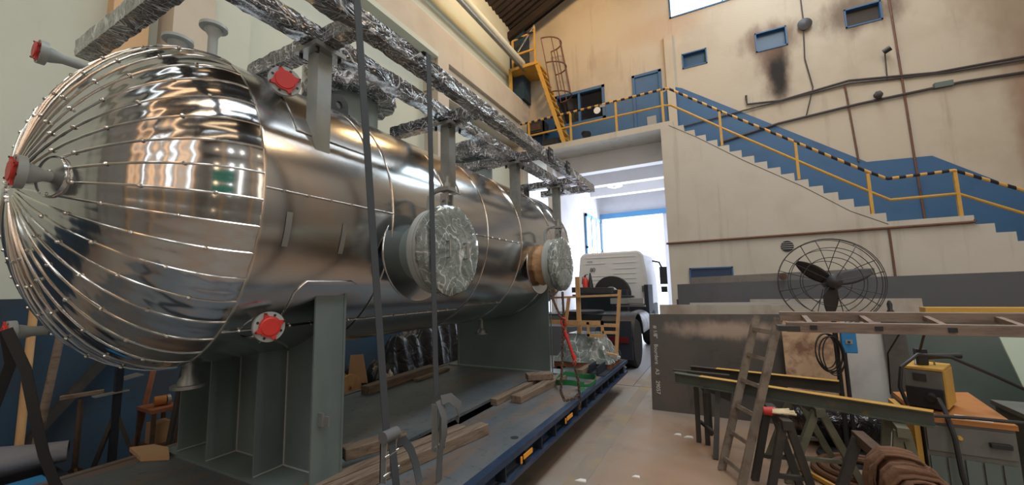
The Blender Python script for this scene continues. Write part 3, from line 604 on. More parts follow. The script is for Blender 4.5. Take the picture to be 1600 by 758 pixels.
# manways
def manway(y, z, kraft=False):
    nk = MB().lathe([(0, .22), (.28, .22)], (-2.22, y, z), (1, 0, 0), 48).build('manway', 'primer', ves)
    MB().lathe([(0, .38), (.008, .38), (.014, .375), (.010, .36), (.010, .2)], (-2.118, y, z), (1, 0, 0), 60, False).build('reinforcing_pad', 'steel', nk)
    fm = MB(); fm.lathe([(0, .21), (0, .325), (.05, .325), (.05, .32), (.058, .32), (.058, .325), (.10, .325), (.10, .2)], (-1.94, y, z), (1, 0, 0), 56); fm.build('flange', 'primer_lt', nk)
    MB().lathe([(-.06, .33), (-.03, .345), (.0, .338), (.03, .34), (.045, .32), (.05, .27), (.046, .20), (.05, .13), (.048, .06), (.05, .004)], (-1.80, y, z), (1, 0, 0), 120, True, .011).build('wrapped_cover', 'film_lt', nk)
    mb = MB(); mb.mi = 0
    for sy in (-.11, .11): mb.tube([(-1.75, y + sy, z - .06), (-1.715, y + sy, z - .06), (-1.715, y + sy, z + .06), (-1.75, y + sy, z + .06)], .010, 6)
    mb.build('cover_handle', 'galv', nk)
    dv = MB().box(-1.86, -1.80, y - .045, y - .03, z + .30, z + .44).box(-1.86, -1.80, y + .03, y + .045, z + .30, z + .44).box(-1.88, -1.78, y - .05, y + .05, z + .46, z + .49).cyl((-1.83, y, z + .38), (-1.83, y, z + .58), .014).cyl((-1.83, y - .07, z + .385), (-1.83, y + .07, z + .385), .014).cyl((-1.83, y, z + .49), (-1.83, y, z + .53), .026, n=6)
    dv = dv.build('davit_bracket', 'galv', nk)
    MB().tube([(-2.02, y + .02, z + .30), (-2.02, y + .02, z + .42), (-1.98, y + .02, z + .48), (-1.88, y, z + .49)], .022, 10).build('davit_arm', 'primer_lt', dv)
    if kraft: MB().lathe([(0, .235), (.05, .26), (.10, .24), (.16, .25), (.17, .22)], (-2.12, y, z), (1, 0, 0), 40, False, .03).build('paper_wrap', 'kraft', nk)
manway(2.42, 2.04); manway(4.78, 2.04, True)

# ------------------------------------------------------------------ the wrapped frame on the posts
fr = thing('platform_frame', 'long ladder-shaped steel frame wrapped in clear film on posts above the vessel', 'frame', (-2.0, 3.5, 3.31))
zf, hh = 3.365, .11
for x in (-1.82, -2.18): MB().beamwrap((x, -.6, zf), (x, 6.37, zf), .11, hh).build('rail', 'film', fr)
for y, xl in ((.87, -3.62), (1.57, -2.95), (2.93, -2.9), (4.31, -2.95), (5.72, -2.95), (6.31, -2.7)):
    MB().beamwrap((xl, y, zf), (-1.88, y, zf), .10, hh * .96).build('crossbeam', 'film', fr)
for y in (4.42, 5.05):
    b = MB().box(-1.762, -1.745, y - .055, y + .055, zf - .075, zf + .075).box(-1.78, -1.60, y - .06, y - .05, zf - .075, zf + .075)
    b = MB().box(-1.757, -1.745, y - .07, y + .07, zf - .09, zf + .09).build('splice_plate', 'black', fr, False)
    for q in (-.035, .035): MB().cyl((-1.745, y, zf + q), (-1.735, y, zf + q), .018).build('bolt', 'alu', b)
for y in (1.57, 2.93, 4.31, 5.72):
    MB().lathe([(0, .06), (.02, .085), (.10, .08), (.13, .05)], (-2.2, y, 3.30), (0, 0, 1), 20, True, .03).build('joint_wrap', 'tarp', fr)

# ------------------------------------------------------------------ the low trailer
tr = thing('low_trailer', 'long dark blue low loader trailer under the vessel', 'trailer', (-3.1, 3, 0))
MB().box(-2.25, -1.54, -1.6, 6.9, .47, .5).build('deck_panel', 'deck', tr, False)
MB().box(-4.14, -2.42, .9, 6.9, .47, .5).box(-3.9, -2.42, -1.6, .9, .47, .5).build('deck_panel', 'deck', tr, False)
MB().box(-2.42, -2.25, -1.6, 6.9, .30, .36).build('chassis_slot', 'navy', tr, False)
mb = MB().box(-1.56, -1.49, -1.6, 6.9, .455, .503).box(-1.56, -1.49, -1.6, 6.9, .30, .335).box(-1.60, -1.585, -1.6, 6.9, .30, .47)
mb.build('side_rail', 'deck_edge', tr, False)
y = -.3
while y < 6.9: MB().box(-1.59, -1.50, y, y + .018, .33, .46).build('side_gusset', 'navy', tr, False); y += .33
MB().box(-4.18, -4.12, .9, 6.9, .30, .51).build('side_rail', 'deck', tr, False)
MB().box(-4.0, -1.7, -1.6, 7.0, .26, .34).box(-3.4, -2.8, 0.5, 7, .0, .3).build('chassis_and_prop', 'navy', tr, False)  # centre box down to the floor is an added support under the trailer
for y in (2.02, 2.95, 3.95): MB().box(-1.492, -1.484, y, y + .16, .395, .43).box(-1.492, -1.484, y - .05, y - .03, .38, .43).build('reflector', 'reflector', tr, False)
for (x, y) in ((-1.63, 3.07), (-1.62, 5.35), (-1.62, 1.4)): MB().cyl((x, y, .4995), (x, y, .5015), .035).build('lashing_hole', 'navy', tr)
MB().prism([(6.9, .3), (6.9, .5), (7.6, .95), (9.2, .98), (9.2, .78), (7.8, .72)], (-3.5, 0, 0), (0, 1, 0), (0, 0, 1), (1.3, 0, 0)).build('gooseneck', 'navy', tr, False)

# timbers on the deck
def timber(a, b, w, h, label, group=None, m='wood'):
    mb = MB(); mb.bar(a, b, w, h); o = simple('timber', mb, m, label, 'timber', group, bevel=.006); return o
z = .5
timber((-2.20, 1.55, z + .045), (-1.91, 3.05, z + .045), .10, .09, 'long weathered timber on the deck nearest the trailer edge, in front of the ratchets')
timber((-2.33, 1.6, z + .04), (-2.08, 2.95, z + .04), .10, .08, 'long weathered timber lying against the inner side of the front one')
timber((-2.42, 2.0, z + .13), (-2.25, 2.42, z + .13), .12, .08, 'short square timber block behind the first ratchet')
timber((-2.25, 3.78, z + .035), (-2.22, 4.95, z + .035), .085, .07, 'thin timber beside the deck slot short of the far saddle')
timber((-2.07, 3.95, z + .04), (-1.98, 5.15, z + .04), .13, .08, 'thick timber on the deck right of the thin one near the far saddle')
timber((-2.28, 4.66, z + .12), (-2.02, 4.86, z + .12), .17, .075, 'short dark timber laid across two others at the far saddle')
timber((-2.14, 2.75, z + .02), (-2.08, 3.0, z + .02), .05, .03, 'thin wooden stick end poking out behind the long timbers')

timber((-3.93, 3.55, z + .05), (-4.02, 4.95, z + .05), .13, .10, 'dark timber along the far edge of the deck behind the straps')
timber((-3.80, 4.3, z + .02), (-3.86, 5.1, z + .02), .09, .035, 'thin board beside the dark timber on the far deck edge')
# straps
def strap(label, x, ytop, ybot, zb, ztop=3.425, tail=True, hook=None):
    s = thing('ratchet_strap', label, 'strap', (x, ybot, .5))
    n = 10; pts = [(x + .02, ytop, 3.44)] if hook is None else hook
    line = pts + [(x, ytop + (ybot - ytop) * k / n, ztop + (zb + .10 - ztop) * k / n) for k in range(n + 1)]
    MB().ribbon(line, (0, 1, 0), .05, .004).build('webbing', 'webbing', s)
    return s
# first strap, runs out over the top of the frame
s1 = strap('nearer dark ratchet strap running from the frame top to a steel ratchet', -1.725, 1.445, 1.72, .84, hook=[(-1.90, 1.43, 3.44), (-1.76, 1.44, 3.445)])
rz = .86
r = MB().box(-1.745, -1.738, 1.69, 1.70, .70, .95).box(-1.745, -1.70, 1.69, 1.697, .70, .96).box(-1.745, -1.70, 1.765, 1.772, .70, .96).build('ratchet', 'galv', s1, False)
MB().cyl((-1.715, 1.68, .94), (-1.715, 1.785, .94), .034).build('spool', 'web_grey', r)
MB().cyl((-1.70, 1.68, .84), (-1.70, 1.785, .85), .008).cyl((-1.70, 1.67, .745), (-1.70, 1.79, .755), .008).build('handle_bar', 'chrome', r)
MB().ribbon([(-1.70, 1.73, .92), (-1.69, 1.745, .78), (-1.695, 1.77, .64), (-1.70, 1.785, .505)], (0, 1, 0), .05).build('anchor_webbing', 'webbing', s1)
MB().ribbon([(-1.72, 1.80, .88), (-1.73, 1.86, .87), (-1.72, 1.91, .80), (-1.70, 1.93, .72), (-1.68, 1.94, .62), (-1.67, 1.94, .61)], [(0, .9, .4)] * 6, .05).build('loose_tail', 'webbing', s1)
s2 = strap('farther grey ratchet strap hanging from the outer frame rail across the wrapped manway', -1.735, 2.085, 2.17, .95, hook=[(-1.87, 2.08, 3.44), (-1.76, 2.083, 3.44)])
r = MB().box(-1.75, -1.70, 2.14, 2.147, .70, 1.0).box(-1.75, -1.70, 2.215, 2.222, .70, .98).build('ratchet', 'galv', s2, False)
MB().cyl((-1.72, 2.13, .73), (-1.72, 2.25, .74), .008).build('handle_bar', 'chrome', r)
MB().ribbon([(-1.71, 2.16, 1.02), (-1.67, 2.17, .92), (-1.67, 2.17, .80), (-1.70, 2.165, .70), (-1.715, 2.175, .60), (-1.725, 2.185, .505)], (0, 1, 0), .06).build('anchor_webbing', 'web_grey', s2)
MB().ribbon([(-1.70, 2.18, 1.02), (-1.66, 2.22, 1.03), (-1.63, 2.28, .97), (-1.64, 2.30, .90), (-1.66, 2.29, .86)], [(0, .3, .7)] * 5, .06).build('loose_tail', 'web_grey', s2)
for (pts, lb) in (([(-3.2, .60, 1.60), (-3.12, .66, 1.4), (-3.1, .705, 1.16), (-3.1, .75, .96), (-3.1, .80, .8), (-3.1, .92, .515)], 'dark lashing strap hanging from the low capped nozzle down to the deck'),
                  ([(-3.22, .60, 1.59), (-3.27, .64, 1.42), (-3.36, .62, 1.2), (-3.6, .58, .95)], 'dark lashing strap running from the low capped nozzle out to the side')):
    simple('lashing_strap', MB().ribbon(pts, (0.6, 1, 0), .042), 'rubber', lb, 'strap')

# chains
def chain(mb, pts, r=.0075, link=.036):
    P = [Vector(p) for p in pts]; k = 0; acc = []
    for a, b in zip(P, P[1:]):
        L = (b - a).length; n = max(1, round(L / (link * .80)))
        for i in range(n): acc.append((a + (b - a) * (i + .5) / n, (b - a).normalized()))
    for i, (c, d) in enumerate(acc):
        u = d.cross(Vector((0.3, 1, .2))).normalized(); v = d.cross(u)
        if i % 2: u = v
        ring = [c + d * (link * .5 - .011) * (1 if cos(q) > 0 else -1) + d * .011 * cos(q) + u * .011 * sin(q) for q in [2 * pi * j / 12 + .01 for j in range(12)]]
        mb.tube(ring, r, 5, closed=True)
    return mb
c = thing('load_chain', 'rusty lifting chain with red load binder hanging beside the far manway', 'chain', (-1.62, 4.3, .5))
chain(MB(), [(-1.86, 4.45, 1.75), (-1.74, 4.40, 1.50), (-1.66, 4.35, 1.38)]).build('upper_chain', 'rust', c)
chain(MB(), [(-1.68, 4.46, 1.68), (-1.66, 4.42, 1.40), (-1.65, 4.30, .95), (-1.62, 4.14, .62), (-1.58, 4.14, .53), (-1.52, 4.28, .53), (-1.50, 4.40, .56)]).build('long_chain', 'rust', c)
chain(MB(), [(-1.56, 4.42, .88), (-1.51, 4.40, .70), (-1.49, 4.38, .5), (-1.485, 4.34, .40)], .0075, .045).build('lower_chain', 'rust', c)
b = MB().cyl((-1.64, 4.38, 1.24), (-1.57, 4.42, .98), .017).lathe([(0, .024), (.03, .026)], (-1.63, 4.385, 1.20), (.25, .15, -1), 12).cyl((-1.57, 4.42, .98), (-1.55, 4.43, .92), .024).build('load_binder', 'red', c)
MB().tube([(-1.67, 4.36, 1.40), (-1.62, 4.36, 1.38), (-1.615, 4.37, 1.31), (-1.65, 4.375, 1.27), (-1.675, 4.365, 1.33)], .012, 8, closed=True).tube([(-1.56, 4.42, .93), (-1.53, 4.42, .90), (-1.54, 4.42, .86), (-1.57, 4.42, .88)], .010, 8, closed=True).build('hook', 'red', b)
simple('lifting_sling', MB().ribbon([(-1.72 + .24 * cos(q), 4.95 + .30 * sin(q), .545 + .02 * sin(3 * q) + .0012 * k) for k, q in enumerate([2 * pi * j / 24 for j in range(46)])], (0, 0, 1), .035, .006)
       .ribbon([(-1.62, 4.75, .60), (-1.60, 4.72, .55), (-1.60, 4.70, .515), (-1.55, 4.78, .505)], (0, 1, 0.2), .06, .006), 'green_web', 'green webbing sling looped on the deck by the chain', 'sling')
# crate frame, wrapped bundle and channels at the front of the trailer
cr = thing('crate_frame', 'pale pine frame standing over the wrapped bundle at the trailer front', 'crate', (-1.9, 6.2, .5))
for a, b_, w_, h_ in (((-2.07, 6.2, .6), (-2.07, 6.2, 1.90), .07, .03), ((-2.75, 6.16, 1.56), (-1.42, 6.16, 1.60), .03, .075), ((-1.40, 6.2, 1.68), (-1.50, 6.2, .72), .05, .03), ((-2.3, 6.13, 1.0), (-2.2, 6.13, 1.58), .05, .03), ((-1.72, 6.12, .74), (-1.47, 6.12, .70), .03, .05)):
    MB().bar(a, b_, w_, h_, (0, 1, 0)).build('pine_bar', 'wood_new', cr, False)
mb = MB().box(-2.75, -1.62, 5.98, 6.0, 1.16, 1.22).box(-1.88, -1.84, 5.98, 6.0, .98, 1.20).box(-1.66, -1.62, 5.98, 6.0, 1.02, 1.22).box(-1.88, -1.62, 5.98, 6.0, .97, 1.02).box(-1.64, -1.42, 5.98, 6.0, 1.03, 1.07).box(-2.3, -1.42, 6.1, 6.12, 1.12, 1.17)
mb.build('template_board', 'wood_new', cr, False)
def bun(u, v):
    a = 2 * pi * u; r = 1 - .48 * v; x = -2.0 + (.46 - .22 * v) * max(-1, min(1, 1.35 * cos(a))); y = 6.35 + (.36 - .16 * v) * max(-1, min(1, 1.35 * sin(a)))
    p = Vector((x, y, .58 + .42 * v)); return p + Vector((cos(a), sin(a), 0)) * .05 * noise.noise(p * 9)
mb = MB().grid(bun, 60, 10, True); mb.bm.faces.new([v for v in mb.bm.verts if abs(v.co.z - 1.0) < 1e-4])
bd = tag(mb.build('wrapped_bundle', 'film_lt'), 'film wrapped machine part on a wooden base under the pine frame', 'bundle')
MB().box(-2.45, -1.55, 6.02, 6.7, .5, .58).build('base_board', 'plywood', bd, False)
for k, lb in enumerate(('dark steel channel at the deck edge beside the bundle', 'dark steel channel stacked inside the outer one')):
    x = -1.58 - .14 * k
    simple('steel_channel', MB().prism([(0, 0), (.11, 0), (.11, .012), (.03, .012), (.015, .12), (0, .12)], (x - .055, 5.55 + .1 * k, .5 + .0 * k), (1, 0, 0), (0, 0, 1), (0, 1.35, 0)), 'navy', lb, 'steel bar')
timber((-1.86, 5.5, .54), (-1.84, 5.98, .54), .09, .08, 'reddish timber between the sling and the steel channels', m='wood')

# ------------------------------------------------------------------ truck
tk = thing('truck', 'white cab tractor truck numbered 80 in the bright doorway', 'truck', (-2.9, 11, 0))
TX0, TX1, TY = -3.93, -1.93, 12.0
def cabp(r=.22, x0=TX0, x1=TX1, z0=1.15, z1=2.76):
    P = [(x0 - .06, z0), (x1 + .04, z0), (x1 + .03, 1.9)]
    P += [(x1 - .04 - r + r * sin(q), z1 - r + r * cos(q)) for q in [pi / 2 - pi / 2 * k / 6 for k in range(7)]]
    P += [(x0 + .02 + r - r * sin(q), z1 - r + r * cos(q)) for q in [pi / 2 * k / 6 for k in range(7)]]
    return P + [(x0 - .05, 1.9)]
cab = MB().prism(cabp(), (0, TY, 0), (1, 0, 0), (0, 0, 1), (0, 1.9, 0)).build('cab', 'cab', tk, bevel=.05)
mb = MB()
for (a, b_, zz) in ((-3.75, -3.1, (1.82, 1.93, 2.04, 2.42)), (-2.85, -2.2, (1.82, 1.95, 2.1, 2.25, 2.42))):
    for z_ in zz: mb.bar((a, TY - .005, z_), (b_, TY - .005, z_), .02, .018)
mb.bar((-3.7, TY - .005, 2.6), (-2.2, TY - .005, 2.6), .02, .02)
mb.build('back_ribs', 'cab', cab)
text('fleet_number', '80', .17, (-3.58, TY - .022, 2.18), (1, 0, 0), (0, 0, 1), 'black', cab, .003)
text('lettering', 'AXOR', .06, (-3.66, TY - .022, 2.47), (1, 0, 0), (0, 0, 1), 'greymach', cab, .003)
MB().box(-2.06, -2.0, TY - .03, TY, 1.55, 1.72).build('marker_lamp', 'greymach', cab)
MB().tube([(-1.92, 13.3, 2.5), (-1.72, 13.35, 2.45), (-1.62, 13.35, 2.2)], .03, 8).box(-1.72, -1.50, 13.3, 13.36, 1.75, 2.3).box(-1.70, -1.52, 13.3, 13.36, 1.5, 1.68).build('mirror', 'black', cab)
MB().box(-3.9, -1.9, TY - .1, TY + 1.8, .75, 1.15).box(-1.97, -1.86, TY - .2, TY + .6, .7, 1.75).build('cab_base', 'navy', tk, False)
MB().box(-3.25, -2.85, 8.7, 13.5, .72, .95).box(-2.75, -2.35, 8.7, 13.5, .72, .95).build('chassis_frame', 'navy', tk, False)
MB().lathe([(-.15, .30), (-.13, .52), (.13, .52), (.15, .30), (.10, .2)], (-2.86, 11.72, 1.50), (0, 1, 0), 48).build('spare_tyre', 'rubber', tk)
MB().lathe([(0, .02), (.01, .19), (.02, .2), (.10, .26)], (-2.86, 11.53, 1.50), (0, 1, 0), 30, False).build('spare_rim', 'silver', tk)
MB().lathe([(0, .30), (.03, .52), (.08, .54)], (-2.86, 11.5, 1.5), (0, 1, 0), 1 + 39, False)
def wheel(x, y, r=.51, wd=.30, side=1):
    o = MB().lathe([(0, r * .6), (0, r * .93), (.04, r), (wd - .04, r), (wd, r * .93), (wd, r * .6)], (x, y, r), (1 * side, 0, 0), 48).build('wheel', 'rubber', tk)
    MB().lathe([(.0, .03), (.08, .10), (.08, .16), (.02, .24), (-.01, .32)], (x + wd * side * .55, y, r), (1 * side, 0, 0), 30).build('rim', 'silver', o)
wheel(-1.98, 8.95); wheel(-3.75, 8.95); wheel(-1.98 - .33, 8.95); wheel(-2.15, 12.55)
def fender(x0, x1, y, r=.60):
    P = [(r * cos(a), r * sin(a)) for a in [radians(k) for k in range(8, 173, 12)]]; Q = [((r - .03) * cos(a), (r - .03) * sin(a)) for a in [radians(k) for k in range(172, 7, -12)]]
    MB().prism(P + Q, (x0, y, .55), (0, 1, 0), (0, 0, 1), (x1 - x0, 0, 0)).build('fender', 'black', tk)
fender(-2.36, -1.66, 8.95); fender(-3.8, -3.3, 8.95)
mf = MB().box(-2.40, -1.68, 8.30, 8.34, .25, 1.02).build('mudguard', 'navy', tk, False)
MB().box(-2.2, -1.74, 8.27, 8.30, .58, .70).build('tail_lamp', 'tail', mf)
MB().tube([(-2.02 + .10 * cos(q), 8.29, .36 + .10 * sin(q)) for q in [2 * pi * k / 20 for k in range(20)]], .008, 6, closed=True).bar((-2.02, 8.29, .36), (-2.02, 8.29, .46), .012, .01).bar((-2.02, 8.29, .36), (-2.10, 8.29, .31), .012, .01).bar((-2.02, 8.29, .36), (-1.94, 8.29, .31), .012, .01).build('star_emblem', 'greymach', mf)
MB().lathe([(0, .27), (.03, .30), (1.3, .30), (1.33, .27)], (-2.02, 9.9, .78), (0, 1, 0), 30).build('fuel_tank', 'silver', tk)
mb = MB()
for y in (10.05, 10.45, 10.85, 11.2): mb.lathe([(0, .305), (.03, .305)], (-2.02, y, .78), (0, 1, 0), 30, False)
mb.build('tank_straps', 'black', tk)
MB().box(-2.55, -1.75, 10.2, 10.3, 1.28, 1.42).box(-2.1, -1.72, 10.1, 10.2, 1.3, 1.42).box(-2.45, -1.72, 10.35, 10.4, 1.2, 1.24).build('side_rail', 'alu', tk, False)
MB().box(-3.7, -2.0, 8.7, 9.9, .98, 1.12).cyl((-2.9, 9.1, 1.12), (-2.9, 9.1, 1.18), .45).build('fifth_wheel', 'black', tk)
MB().box(-3.7, -2.3, 11.0, 11.3, 1.0, 1.62).build('battery_rack', 'navy', tk, False)
MB().bar((-3.6, 10.4, 1.65), (-2.55, 10.5, 1.62), .35, .14).bar((-3.6, 10.4, 1.5), (-2.0, 10.5, 1.45), .25, .05).build('deck_ramp', 'fan_metal', tk)
fx = thing('fire_extinguisher', 'red fire extinguisher standing behind the cab at its left', 'extinguisher', (-3.56, 11.25, 1.62))
MB().lathe([(0, .085), (.30, .085), (.36, .05), (.38, .03)], (-3.50, 11.2, 1.62), (0, 0, 1), 20).build('cylinder_body', 'red', fx)
MB().cyl((-3.50, 11.2, 2.0), (-3.50, 11.2, 2.06), .025).bar((-3.50, 11.2, 2.06), (-3.42, 11.2, 2.08), .03, .02).tube([(-3.50, 11.2, 2.04), (-3.58, 11.2, 2.0), (-3.60, 11.2, 1.8)], .012, 6).build('valve', 'black', fx)
simple('traffic_cone', MB().lathe([(0, .11), (.03, .11), (.03, .09), (.5, .02)], (-3.35, 11.2, 1.62), (0, 0, 1), 20), 'black', 'slim dark cone beside the fire extinguisher', 'cone')

# ------------------------------------------------------------------ left side behind the trailer
def cloth(name, x0, x1, y0, y1, h, m, label, cat, seed=0, amp=.12, nz=3.0):
    def fn(u, v):
        x = x0 + (x1 - x0) * u; y = y0 + (y1 - y0) * v; e = min(1, 5 * min(u, 1 - u)) * min(1, 5 * min(v, 1 - v))
        q = Vector((x * nz + seed, y * nz, seed)); f = noise.noise(q) + .5 * abs(noise.noise(q * 2.3)) + .25 * abs(noise.noise(q * 5))
        hh = h(u, v) if callable(h) else h
        return Vector((x + .05 * noise.noise(q * 2), y + .05 * noise.noise(q * 2.2 + Vector((5, 0, 0))), max(.004, e ** .6 * (hh + amp * f))))
    mb = MB().grid(fn, 64, 64); return simple(name, mb, m, label, cat)
cloth('covered_load', -5.47, -4.95, 4.7, 7.4, lambda u, v: .72 + .48 * v, 'tarp', 'heap under black polythene sheeting behind the trailer between the straps', 'cover', 3, .3)
cloth('cream_cloth', -4.99, -4.62, 4.65, 5.15, .28, 'cloth_cream', 'crumpled cream cloth bundle on the floor in front of the black sheeting', 'cloth', 8, .22, 7)
cloth('grey_rag_pile', -5.6, -5.2, 4.0, 4.6, .5, 'tarp', 'small black crumpled sheet behind the cream cloth', 'cloth', 5, .2, 5)
t = thing('cable_reel', 'small pale wooden cable reel lying on its side by the near saddle', 'reel', (-4.98, 4.1, .16))
for x in (-5.1, -4.86): MB().disc((x, 4.1, .36), (1, 0, 0), .2, .02, 30, .03).build('flange_disc', 'wood_new', t)
MB().cyl((-5.1, 4.1, .36), (-4.86, 4.1, .36), .1).build('drum', 'wood_new', t)
simple('wood_block', MB().box(-5.15, -4.82, 3.98, 4.24, 0, .16), 'wood', 'wooden block under the small cable reel', 'block')
for k, (y, lb) in enumerate(((4.45, 'small wooden block nearest the cable reel'), (4.65, 'small wooden block between cable reel and cream cloth'))):
    simple('wood_block', MB().box(-4.98, -4.74, y, y + .1, 0, .12 + .1 * k), 'wood', lb, 'block')
simple('cardboard_sheet', MB().prism([(0, 0), (.35, 0), (.22, .42), (0, .4)], (-5.25, 4.4, .35), (1, .2, 0), (0, .1, 1), (0, .01, 0)), 'cardboard', 'torn cardboard piece sticking up behind the wooden reel', 'cardboard')
def pallet(loc, rot, label):
    t = thing('pallet', label, 'pallet', (0, 0, 0))
    for k in range(5): MB().box(-.5, .5, -.38 + .17 * k, -.28 + .17 * k, .10, .12).build('top_board', 'wood', t, False)
    for x in (-.45, 0, .45): MB().box(x - .045, x + .045, -.38, .40, .0, .10).build('runner', 'wood', t, False)
    t.location = loc; t.rotation_euler = (0, 0, rot); return t
pallet((-4.9, 7.5, .0), .1, 'wooden pallet on the floor beside the far saddle and black sheeting'); pallet((-5.2, 6.4, .121), .15, 'wooden pallet laid over the end of another by the black sheeting') if False else None
timber((-4.55, 4.3, .28), (-4.5, 6.6, .28), .14, .12, 'dark wooden beam stacked beside the far edge of the trailer')
simple('wood_block', MB().box(-4.62, -4.42, 4.5, 4.7, 0, .22).box(-4.62, -4.42, 6.1, 6.3, 0, .22), 'wood', 'wooden packing under the dark beam beside the trailer', 'block')
timber((-4.95, 6.1, .05), (-4.9, 7.9, .05), .16, .10, 'pale plank on the floor past the dark deck beam')
t = thing('wooden_box', 'reddish wooden box behind the far saddle', 'box', (-5.2, 8.2, 0))
MB().box(-5.5, -4.9, 8.0, 8.5, 0, 1.0).build('body', 'plywood', t, False, bevel=.01); MB().box(-5.52, -4.88, 7.98, 8.52, 1.0, 1.04).build('lid', 'cardboard', t, False)
simple('blue_drum', MB().lathe([(0, .28), (.3, .28), (.31, .295), (.33, .28), (.6, .28), (.61, .295), (.63, .28), (.9, .28), (.9, .24)], (-5.4, 9.1, 0), (0, 0, 1), 30), 'blue_door', 'blue steel drum beside the reddish box', 'drum')
# near left clutter under the domed end
t = thing('stand', 'rusty pipe stand with a flat brown crossbar behind the domed end', 'stand', (-5.2, 1.45, 0))
MB().cyl((-5.2, 1.45, 0), (-5.2, 1.45, .84), .02).build('post', 'rust', t); MB().bar((-5.25, 1.33, .87), (-5.15, 1.58, .88), .05, .03).build('crossbar', 'wood', t)
for k in range(3): MB().bar((-5.2, 1.45, .25), (-5.2 + .3 * cos(2.1 * k), 1.45 + .3 * sin(2.1 * k), .01), .02, .02).build('foot', 'rust', t)
t = thing('roller_stand', 'dark steel stand with pale top plate left of the red table', 'stand', (-5.0, 1.63, 0))
MB().bar((-5.0, 1.63, 0), (-5.0, 1.63, 1.3), .05, .05, (0, 1, 0)).build('post', 'navy', t); MB().bar((-5.0, 1.47, .87), (-5.0, 1.70, .88), .08, .012).build('top_plate', 'alu', t)
MB().bar((-5.05, 1.66, .98), (-5.05, 1.80, 1.0), .16, .012).build('angled_plate', 'alu', t)
MB().bar((-5.0, 1.63, .7), (-5.15, 1.50, .0), .03, .03).bar((-5.0, 1.63, .7), (-4.9, 1.85, .0), .03, .03).build('brace', 'trestle', t)
t = thing('work_table', 'small red brown table with angle steel legs by the near saddle', 'table', (-5.2, 2.0, 0))
MB().box(-5.35, -5.0, 1.90, 2.14, .60, .635).build('table_top', 'plywood', t, False)
for x in (-5.33, -5.02):
    for y in (1.92, 2.12): MB().box(x - .015, x + .015, y - .015, y + .015, 0, .60).build('leg', 'rust', t, False)
MB().box(-5.33, -5.02, 1.92, 2.12, .26, .28).build('lower_shelf', 'rust', t, False)
t = thing('angle_grinder', 'small orange power tool lying on the red brown table', 'tool', (-5.15, 2.02, .635))
MB().cyl((-5.17, 1.97, .685), (-5.15, 2.06, .685), .048).build('motor_body', 'orange_top', t); MB().cyl((-5.15, 2.06, .685), (-5.15, 2.09, .685), .05).build('guard', 'alu', t)
simple('tin_can', MB().lathe([(0, .06), (.16, .06)], (-4.86, 2.1, 0), (0, 0, 1), 18), 'wood_new', 'small tan tin beside the red brown table', 'can')
simple('cardboard_box', MB().box(-5.25, -5.08, 1.95, 2.1, .282, .48), 'cardboard', 'cardboard box on the lower shelf of the red brown table', 'box')
for (a, b_, r, lb, m) in (((-5.3, 1.19, 0), (-5.28, 1.34, 1.9), .03, 'brown wooden pole leaning beside the domed end', 'wood'), ((-5.6, 1.20, 0), (-5.72, 1.22, 1.7), .03, 'pale upright pole against the dark blue wall', 'wood_new'), ((-5.4, 1.9, 0), (-5.35, 2.1, 1.6), .025, 'reddish pole standing behind the dark steel stand', 'plywood'), ((-4.9, 1.98, 0), (-4.85, 2.12, 1.45), .03, 'dark pole leaning beside the red brown table', 'trestle')):
    simple('wooden_pole', MB().cyl(a, b_, r, n=10), m, lb, 'pole')
simple('diagonal_beam', MB().bar((-5.75, 1.0, .06), (-5.72, 1.95, 1.4), .08, .08), 'trestle', 'dark diagonal beam leaning along the dark blue wall', 'beam')
def roll(u, v):
    a = 2 * pi * u; x = -6.0 + 0 * v; r = .13 + .05 * sin(pi * v) + .03 * noise.noise(Vector((cos(a), sin(a), v * 4)))
    return Vector((-5.35 + .45 * v + r * cos(a) * .9, .3 + 1.02 * v + r * cos(a) * -.3, .52 - .03 * v + r * sin(a) * .62))
simple('tarpaulin_roll', MB().grid(roll, 24, 30, True), 'tarp_grey', 'grey rolled tarpaulin on the floor beyond the trailer corner', 'tarpaulin')
simple('blue_sheet', MB().box(-4.75, -4.45, .7, 1.15, .355, .40), 'blue_box', 'bright blue folded sheet below the grey tarpaulin', 'sheet', bevel=.008)
t = thing('floor_crate', 'low dark crate carrying the rolled tarpaulin', 'crate', (-4.9, .8, 0))
MB().box(-5.6, -4.40, .0, 1.30, 0, .35).build('body', 'navy', t, False, bevel=.01)
simple('torn_cardboard', MB().prism([(0, 0), (.35, -.05), (.52, .06), (.3, .14), (.1, .12)], (-4.35, 1.52, .502), (1, 0, 0), (0, 1, 0), (0, 0, .03)), 'cardboard', 'torn brown cardboard lying at the near saddle foot', 'cardboard')

# ------------------------------------------------------------------ plates leaning on the right
def plate(label, poly, y0, y1, m, th=.02, name='steel_plate', cat='plate'):
    """poly in (x, height); leans back from y0 at the floor to y1 at height 1.4"""
    k = (y1 - y0) / 1.4; return simple(name, MB().prism(poly, (0, y0, 0), (1, 0, 0), Vector((0, k, 1)), (0, th, 0)), m, label, cat, smooth=False)
p = plate('wide grey steel plate with chalk writing along its left edge', [(-.99, 0), (1.0, 0), (1.0, 1.33), (-.80 - .02, 1.33)][:2] + [(1.0, 1.34), (-.97, 1.32)], 6.02, 6.10, 'plate', .025)
text('chalk_writing', '# 1/8"    Bourdere   A3    29057', .072, (-.92, 6.085, 1.16), (0, -.06, -1), (1, 0, 0), 'chalk', p, .0008)
plate('rusty orange steel plate standing in front of the grey one', [(.61, .36), (1.19, .36), (1.19, 1.30), (.61, 1.30)], 5.85, 5.93, 'copper')
simple('timber_block', MB().box(.62, 1.2, 5.6, 6.0, 0, .36), 'trestle', 'dark block under the rusty orange plate', 'block')
